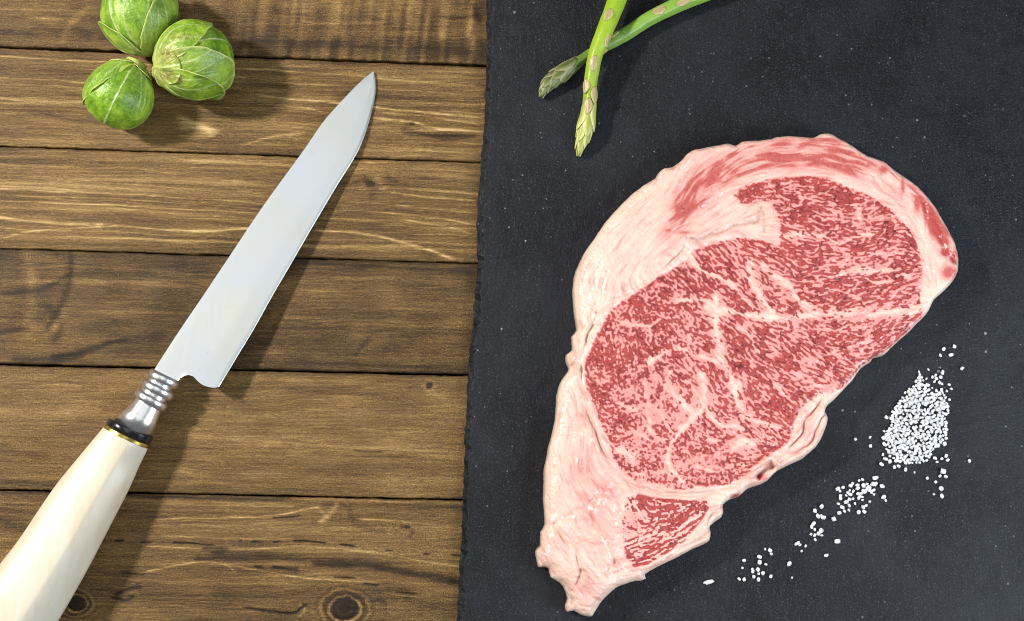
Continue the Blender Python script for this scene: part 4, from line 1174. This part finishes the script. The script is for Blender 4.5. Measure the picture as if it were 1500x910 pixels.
# ================================================================== SALT
def grain_mesh(seed, long_=1.0):
    r = random.Random(seed)
    import bmesh
    bm = bmesh.new()
    bmesh.ops.create_cube(bm, size=1.0)
    bmesh.ops.bevel(bm, geom=bm.edges[:] + bm.verts[:], offset=.19 + .12 * r.random(), segments=1, affect='EDGES', clamp_overlap=True)
    for v in bm.verts:
        v.co.x += r.uniform(-.13, .13); v.co.y += r.uniform(-.13, .13); v.co.z += r.uniform(-.07, .07)
        v.co.x *= long_
    me = bpy.data.meshes.new('salt_grain'); bm.to_mesh(me); bm.free()
    me.materials.append(M_SALT)
    return me


GM = [grain_mesh(100 + i, 1.0 + .07 * (i % 4)) for i in range(8)]
GLONG = grain_mesh(300, 2.1)
c8 = lambda L: [(1020 + x / 4.79, 680 + y / 4.79) for x, y in L]
c7 = lambda L: [(1270 + x / 4.55, 500 + y / 4.55) for x, y in L]
c5 = lambda L: [(1200 + x / 3.37, 640 + y / 3.37) for x, y in L]
G_LOW = c8([(335, 675), (322, 728), (300, 805), (335, 808), (390, 735), (395, 752), (430, 740), (437, 768), (402, 790), (435, 808), (465, 765), (442, 650), (442, 687), (487, 703), (482, 597), (515, 605), (525, 630), (522, 787)])
G_MID = c8([(700, 560), (715, 552), (725, 566), (765, 575), (738, 610), (820, 418), (808, 440), (830, 458), (803, 492), (828, 498), (833, 530), (865, 475), (855, 487), (878, 500), (873, 465)])
G_UPMID = c8([(962, 385), (878, 364), (890, 374), (853, 365), (830, 328), (877, 297)])
G_SEC = c8([(1140, 115), (1165, 108), (1250, 97), (1263, 95), (1215, 263), (1190, 290), (1170, 300), (1175, 332), (1137, 338), (1068, 322), (1038, 330), (1002, 342), (1023, 303), (995, 278), (1010, 240), (1010, 220), (990, 172), (1005, 187),
            (1028, 163), (1095, 135), (1080, 152), (1128, 148), (1075, 185), (1080, 212), (1100, 190), (1050, 220), (1072, 246), (1046, 268), (1070, 288), (1098, 243), (1112, 277), (1138, 238), (1160, 230), (1133, 208), (1156, 205),
            (1165, 252), (1182, 190), (1170, 150), (1195, 140), (1210, 162), (1226, 146), (1196, 172), (1243, 140), (1262, 133), (1243, 182), (1228, 194), (1245, 212), (1215, 184), (1130, 170), (1145, 222), (1056, 262), (1060, 200), (1170, 190)])
G_SECR = c8([(1300, 155), (1313, 230), (1327, 255)])
G_TOP = c7([(580, 35), (510, 52), (487, 95), (557, 92)])
G_FRINGE = c7([(408, 190), (127, 507), (112, 600), (95, 820), (180, 838), (208, 832), (255, 855), (315, 875), (525, 765), (535, 793), (497, 783), (465, 805), (450, 780), (515, 687), (470, 697), (530, 333), (545, 290), (560, 318),
               (455, 228), (490, 240), (500, 212), (435, 240), (497, 285), (480, 275), (495, 325), (460, 330), (432, 312), (548, 390), (540, 480), (460, 250), (448, 270), (505, 200), (345, 205), (350, 225), (343, 245), (362, 240), (350, 262), (372, 262),
               (395, 250), (325, 268), (345, 285), (362, 290), (385, 300), (402, 292), (382, 318), (408, 325), (110, 645), (112, 685), (130, 625), (112, 780), (125, 785), (150, 800), (105, 755)])
G_RIGHT = c5([(532, 204), (573, 223), (600, 256), (565, 283), (603, 291), (594, 194), (624, 196)])
G_GAP = c5([(177, 12), (252, 45), (250, 3)])
count_ind = 0


def put(me, x, y, z, size, label, group, flat=1.0):
    global count_ind
    o = bpy.data.objects.new('salt_grain', me)
    C.objects.link(o)
    p = W(x, y, z)
    o.location = (float(p[0]), float(p[1]), z + size * .40 * flat)
    o.scale = (size, size * random.uniform(.78, 1.05), size * random.uniform(.65, .95) * flat)
    o.rotation_euler = (random.uniform(-.35, .35), random.uniform(-.35, .35), random.uniform(0, 6.28))
    tag(o, label, 'salt', group)
    count_ind += 1
    return o


ORD = ['leftmost', 'second', 'third', 'fourth', 'fifth', 'sixth', 'seventh', 'eighth', 'ninth', 'tenth', 'eleventh', 'twelfth', 'thirteenth', 'fourteenth', 'fifteenth', 'sixteenth', 'seventeenth', 'rightmost']


def scatter(pts, label, group, s=5.4, each=None):
    pts = sorted(pts)
    n_ = len(pts)
    for k, (x, y) in enumerate(pts):
        lb = label
        if each:
            w_ = 'leftmost' if k == 0 else 'rightmost' if k == n_ - 1 else ORD[k] + ' from the left'
            lb = 'white salt grain, ' + w_ + ' ' + each
        if 'fringe of' in label:
            lb = 'white salt grain at the ' + ('upper' if y < 582 else 'lower' if y > 662 else 'left' if x < 1330 else 'right') + ' fringe of the big salt heap'
        elif 'medium dense' in label:
            lb = 'white salt grain in the ' + ('upper' if y < 722 else 'lower') + (' left' if x < 1252 else ' right') + ' part of the medium salt cluster'
        put(GM[(k * 5 + int(x)) % 8], x, y, TH, s * .84 * MM * random.uniform(.72, 1.25), lb, group)


scatter(G_LOW, 'white salt grain in the small loose cluster low on the slate, under the steak', 'salt grains in the lowest cluster', 5.4, 'in the lowest loose cluster')
scatter(G_MID, 'white salt grain in the tight little groups halfway along the salt trail', 'salt grains in the middle groups', 5.4, 'in the tight groups halfway along the trail')
scatter(G_UPMID, 'white salt grain just below left of the medium salt cluster on the trail', 'salt grains below the medium cluster', 6, 'of those just below the medium cluster')
scatter(G_SEC, 'white salt grain in the medium dense cluster left of the big salt heap', 'salt grains in the medium cluster')
scatter(G_SECR, 'white salt grain just right of the medium salt cluster', 'salt grains right of the medium cluster', 5.4, 'of three just beside the medium cluster')
scatter(G_TOP, 'white salt grain in the loose foursome above the big salt heap', 'four salt grains above the heap', 5.4, 'of the loose foursome above the heap')
scatter(G_FRINGE, 'white salt grain at the fringe of the big salt heap', 'salt grains round the big heap', 5.0)
scatter(G_RIGHT, 'white salt grain in the loose trail just under the right end of the big heap', 'salt grains under the heap', 5.4, 'of the trail under the heap\'s right end')
scatter(G_GAP, 'white salt grain between the steak and the big salt heap', 'salt grains between steak and heap', 5.4, 'of three between steak and heap')
x, y = c8([(87, 826)])[0]
o = put(GLONG, x, y, TH, 6.6 * MM, 'long rod-shaped white salt crystal, lowest and nearest the steak tip', None); o.rotation_euler = (0, 0, .18)
for lab, (x, y), s in (('largest loose white salt grain, just under the big salt heap', c5([(609, 170)])[0], 7.6), ('lone white salt grain between the lowest cluster and the middle groups', c8([(650, 697)])[0], 6),
                       ('lone white salt grain, lower one of the two below right of the middle groups', c8([(910, 640)])[0], 5.4), ('lone white salt grain, upper one of the two below right of the middle groups', c8([(988, 541)])[0], 6.2),
                       ('lone white salt grain high at the right, over the big heap', c7([(632, 182)])[0], 5.2), ('lone small white salt grain furthest right of the big heap', c7([(680, 797)])[0], 4.4),
                       ('tiny lone white salt chip under the middle of the trail', c8([(670, 797)])[0], 2.4)):
    put(GM[int(x) % 8], x, y, TH, s * MM, lab, None)

PILE = [(1334, 568), (1345, 562), (1352, 572), (1362, 577), (1370, 575), (1380, 574), (1386, 584), (1389, 600), (1384, 614), (1387, 636), (1385, 650), (1372, 653), (1364, 662), (1361, 674), (1350, 679), (1322, 678), (1310, 675), (1302, 668), (1296, 655), (1297, 640), (1304, 624), (1305, 606), (1316, 592), (1326, 574)]
HOLES = [(1350, 598, 4), (1358, 598, 3), (1346, 620, 5), (1339, 622, 4), (1371, 606, 4), (1322, 592, 3), (1365, 637, 4), (1345, 646, 4), (1323, 662, 4), (1361, 651, 3), (1337, 660, 3), (1316, 608, 3), (1380, 632, 2.5), (1331, 604, 2.5), (1356, 632, 3)]
pile_px = np.array(PILE)
rr_ = random.Random(4)
cells = []
tries = 0
while tries < 26000:
    tries += 1
    x = rr_.uniform(1294, 1390); y = rr_.uniform(560, 680)
    if not inside(np.array([x]), np.array([y]), PILE)[0]: continue
    if any((x - a) ** 2 + (y - b) ** 2 < r * r for a, b, r in HOLES): continue
    if any((x - a) ** 2 + (y - b) ** 2 < 4.1 ** 2 for a, b in cells): continue
    cells.append((x, y))
layer2 = []
tries = 0
while tries < 12000:
    tries += 1
    x, y = rr_.choice(cells); x += rr_.uniform(-2.5, 2.5); y += rr_.uniform(-2.5, 2.5)
    d = seg_dist(np.array([x]), np.array([y]), PILE + [PILE[0]])[0]
    if d < 7 or any((x - a) ** 2 + (y - b) ** 2 < (r + 1) ** 2 for a, b, r in HOLES): continue
    if any((x - a) ** 2 + (y - b) ** 2 < 6.4 ** 2 for a, b in layer2): continue
    layer2.append((x, y))
# the grains lying on top are single things, up to 300 grains in all; those beneath are one mass
room = 300 - count_ind
top_single = layer2[:room]
for k, (x, y) in enumerate(top_single):
    put(GM[k % 8], x, y, TH + .0012, 4.4 * MM * rr_.uniform(.75, 1.2), 'white salt grain lying on top of the big heap, ' + ('upper' if y < 605 else 'lower' if y > 648 else 'middle') + ' part', 'salt grains on top of the big heap')
allg = [(x, y, TH) for x, y in cells] + [(x, y, TH + .0012) for x, y in layer2[room:]]
cubes = []
for me in GM:
    co = np.zeros(len(me.vertices) * 3, np.float32); me.vertices.foreach_get('co', co)
    cubes.append((co.reshape(-1, 3), [tuple(p.vertices) for p in me.polygons]))
VV = []; FF = []; n = 0
for k, (x, y, z) in enumerate(allg):
    co, fc = cubes[k % 8]
    s = 4.4 * MM * rr_.uniform(.72, 1.2)
    Rm = np.array(Matrix.Rotation(rr_.uniform(0, 6.28), 3, 'Z') @ Matrix.Rotation(rr_.uniform(-.4, .4), 3, 'X'))
    p = W(x, y, z)
    VV.append((co * s * np.array([1, .9, .8])) @ Rm.T + p + np.array([0, 0, s * .42])); FF += [tuple(i_ + n for i_ in f) for f in fc]; n += len(co)
heap = mesh_obj('salt_heap', np.concatenate(VV), FF, M_SALT, None, False, origin=tuple(W(1345, 622, TH)))
tag(heap, 'big heap of coarse white salt on the slate right of the steak', 'salt', None, 'stuff')
print('salt grains', count_ind, 'heap', len(allg), 'layer2', len(layer2))
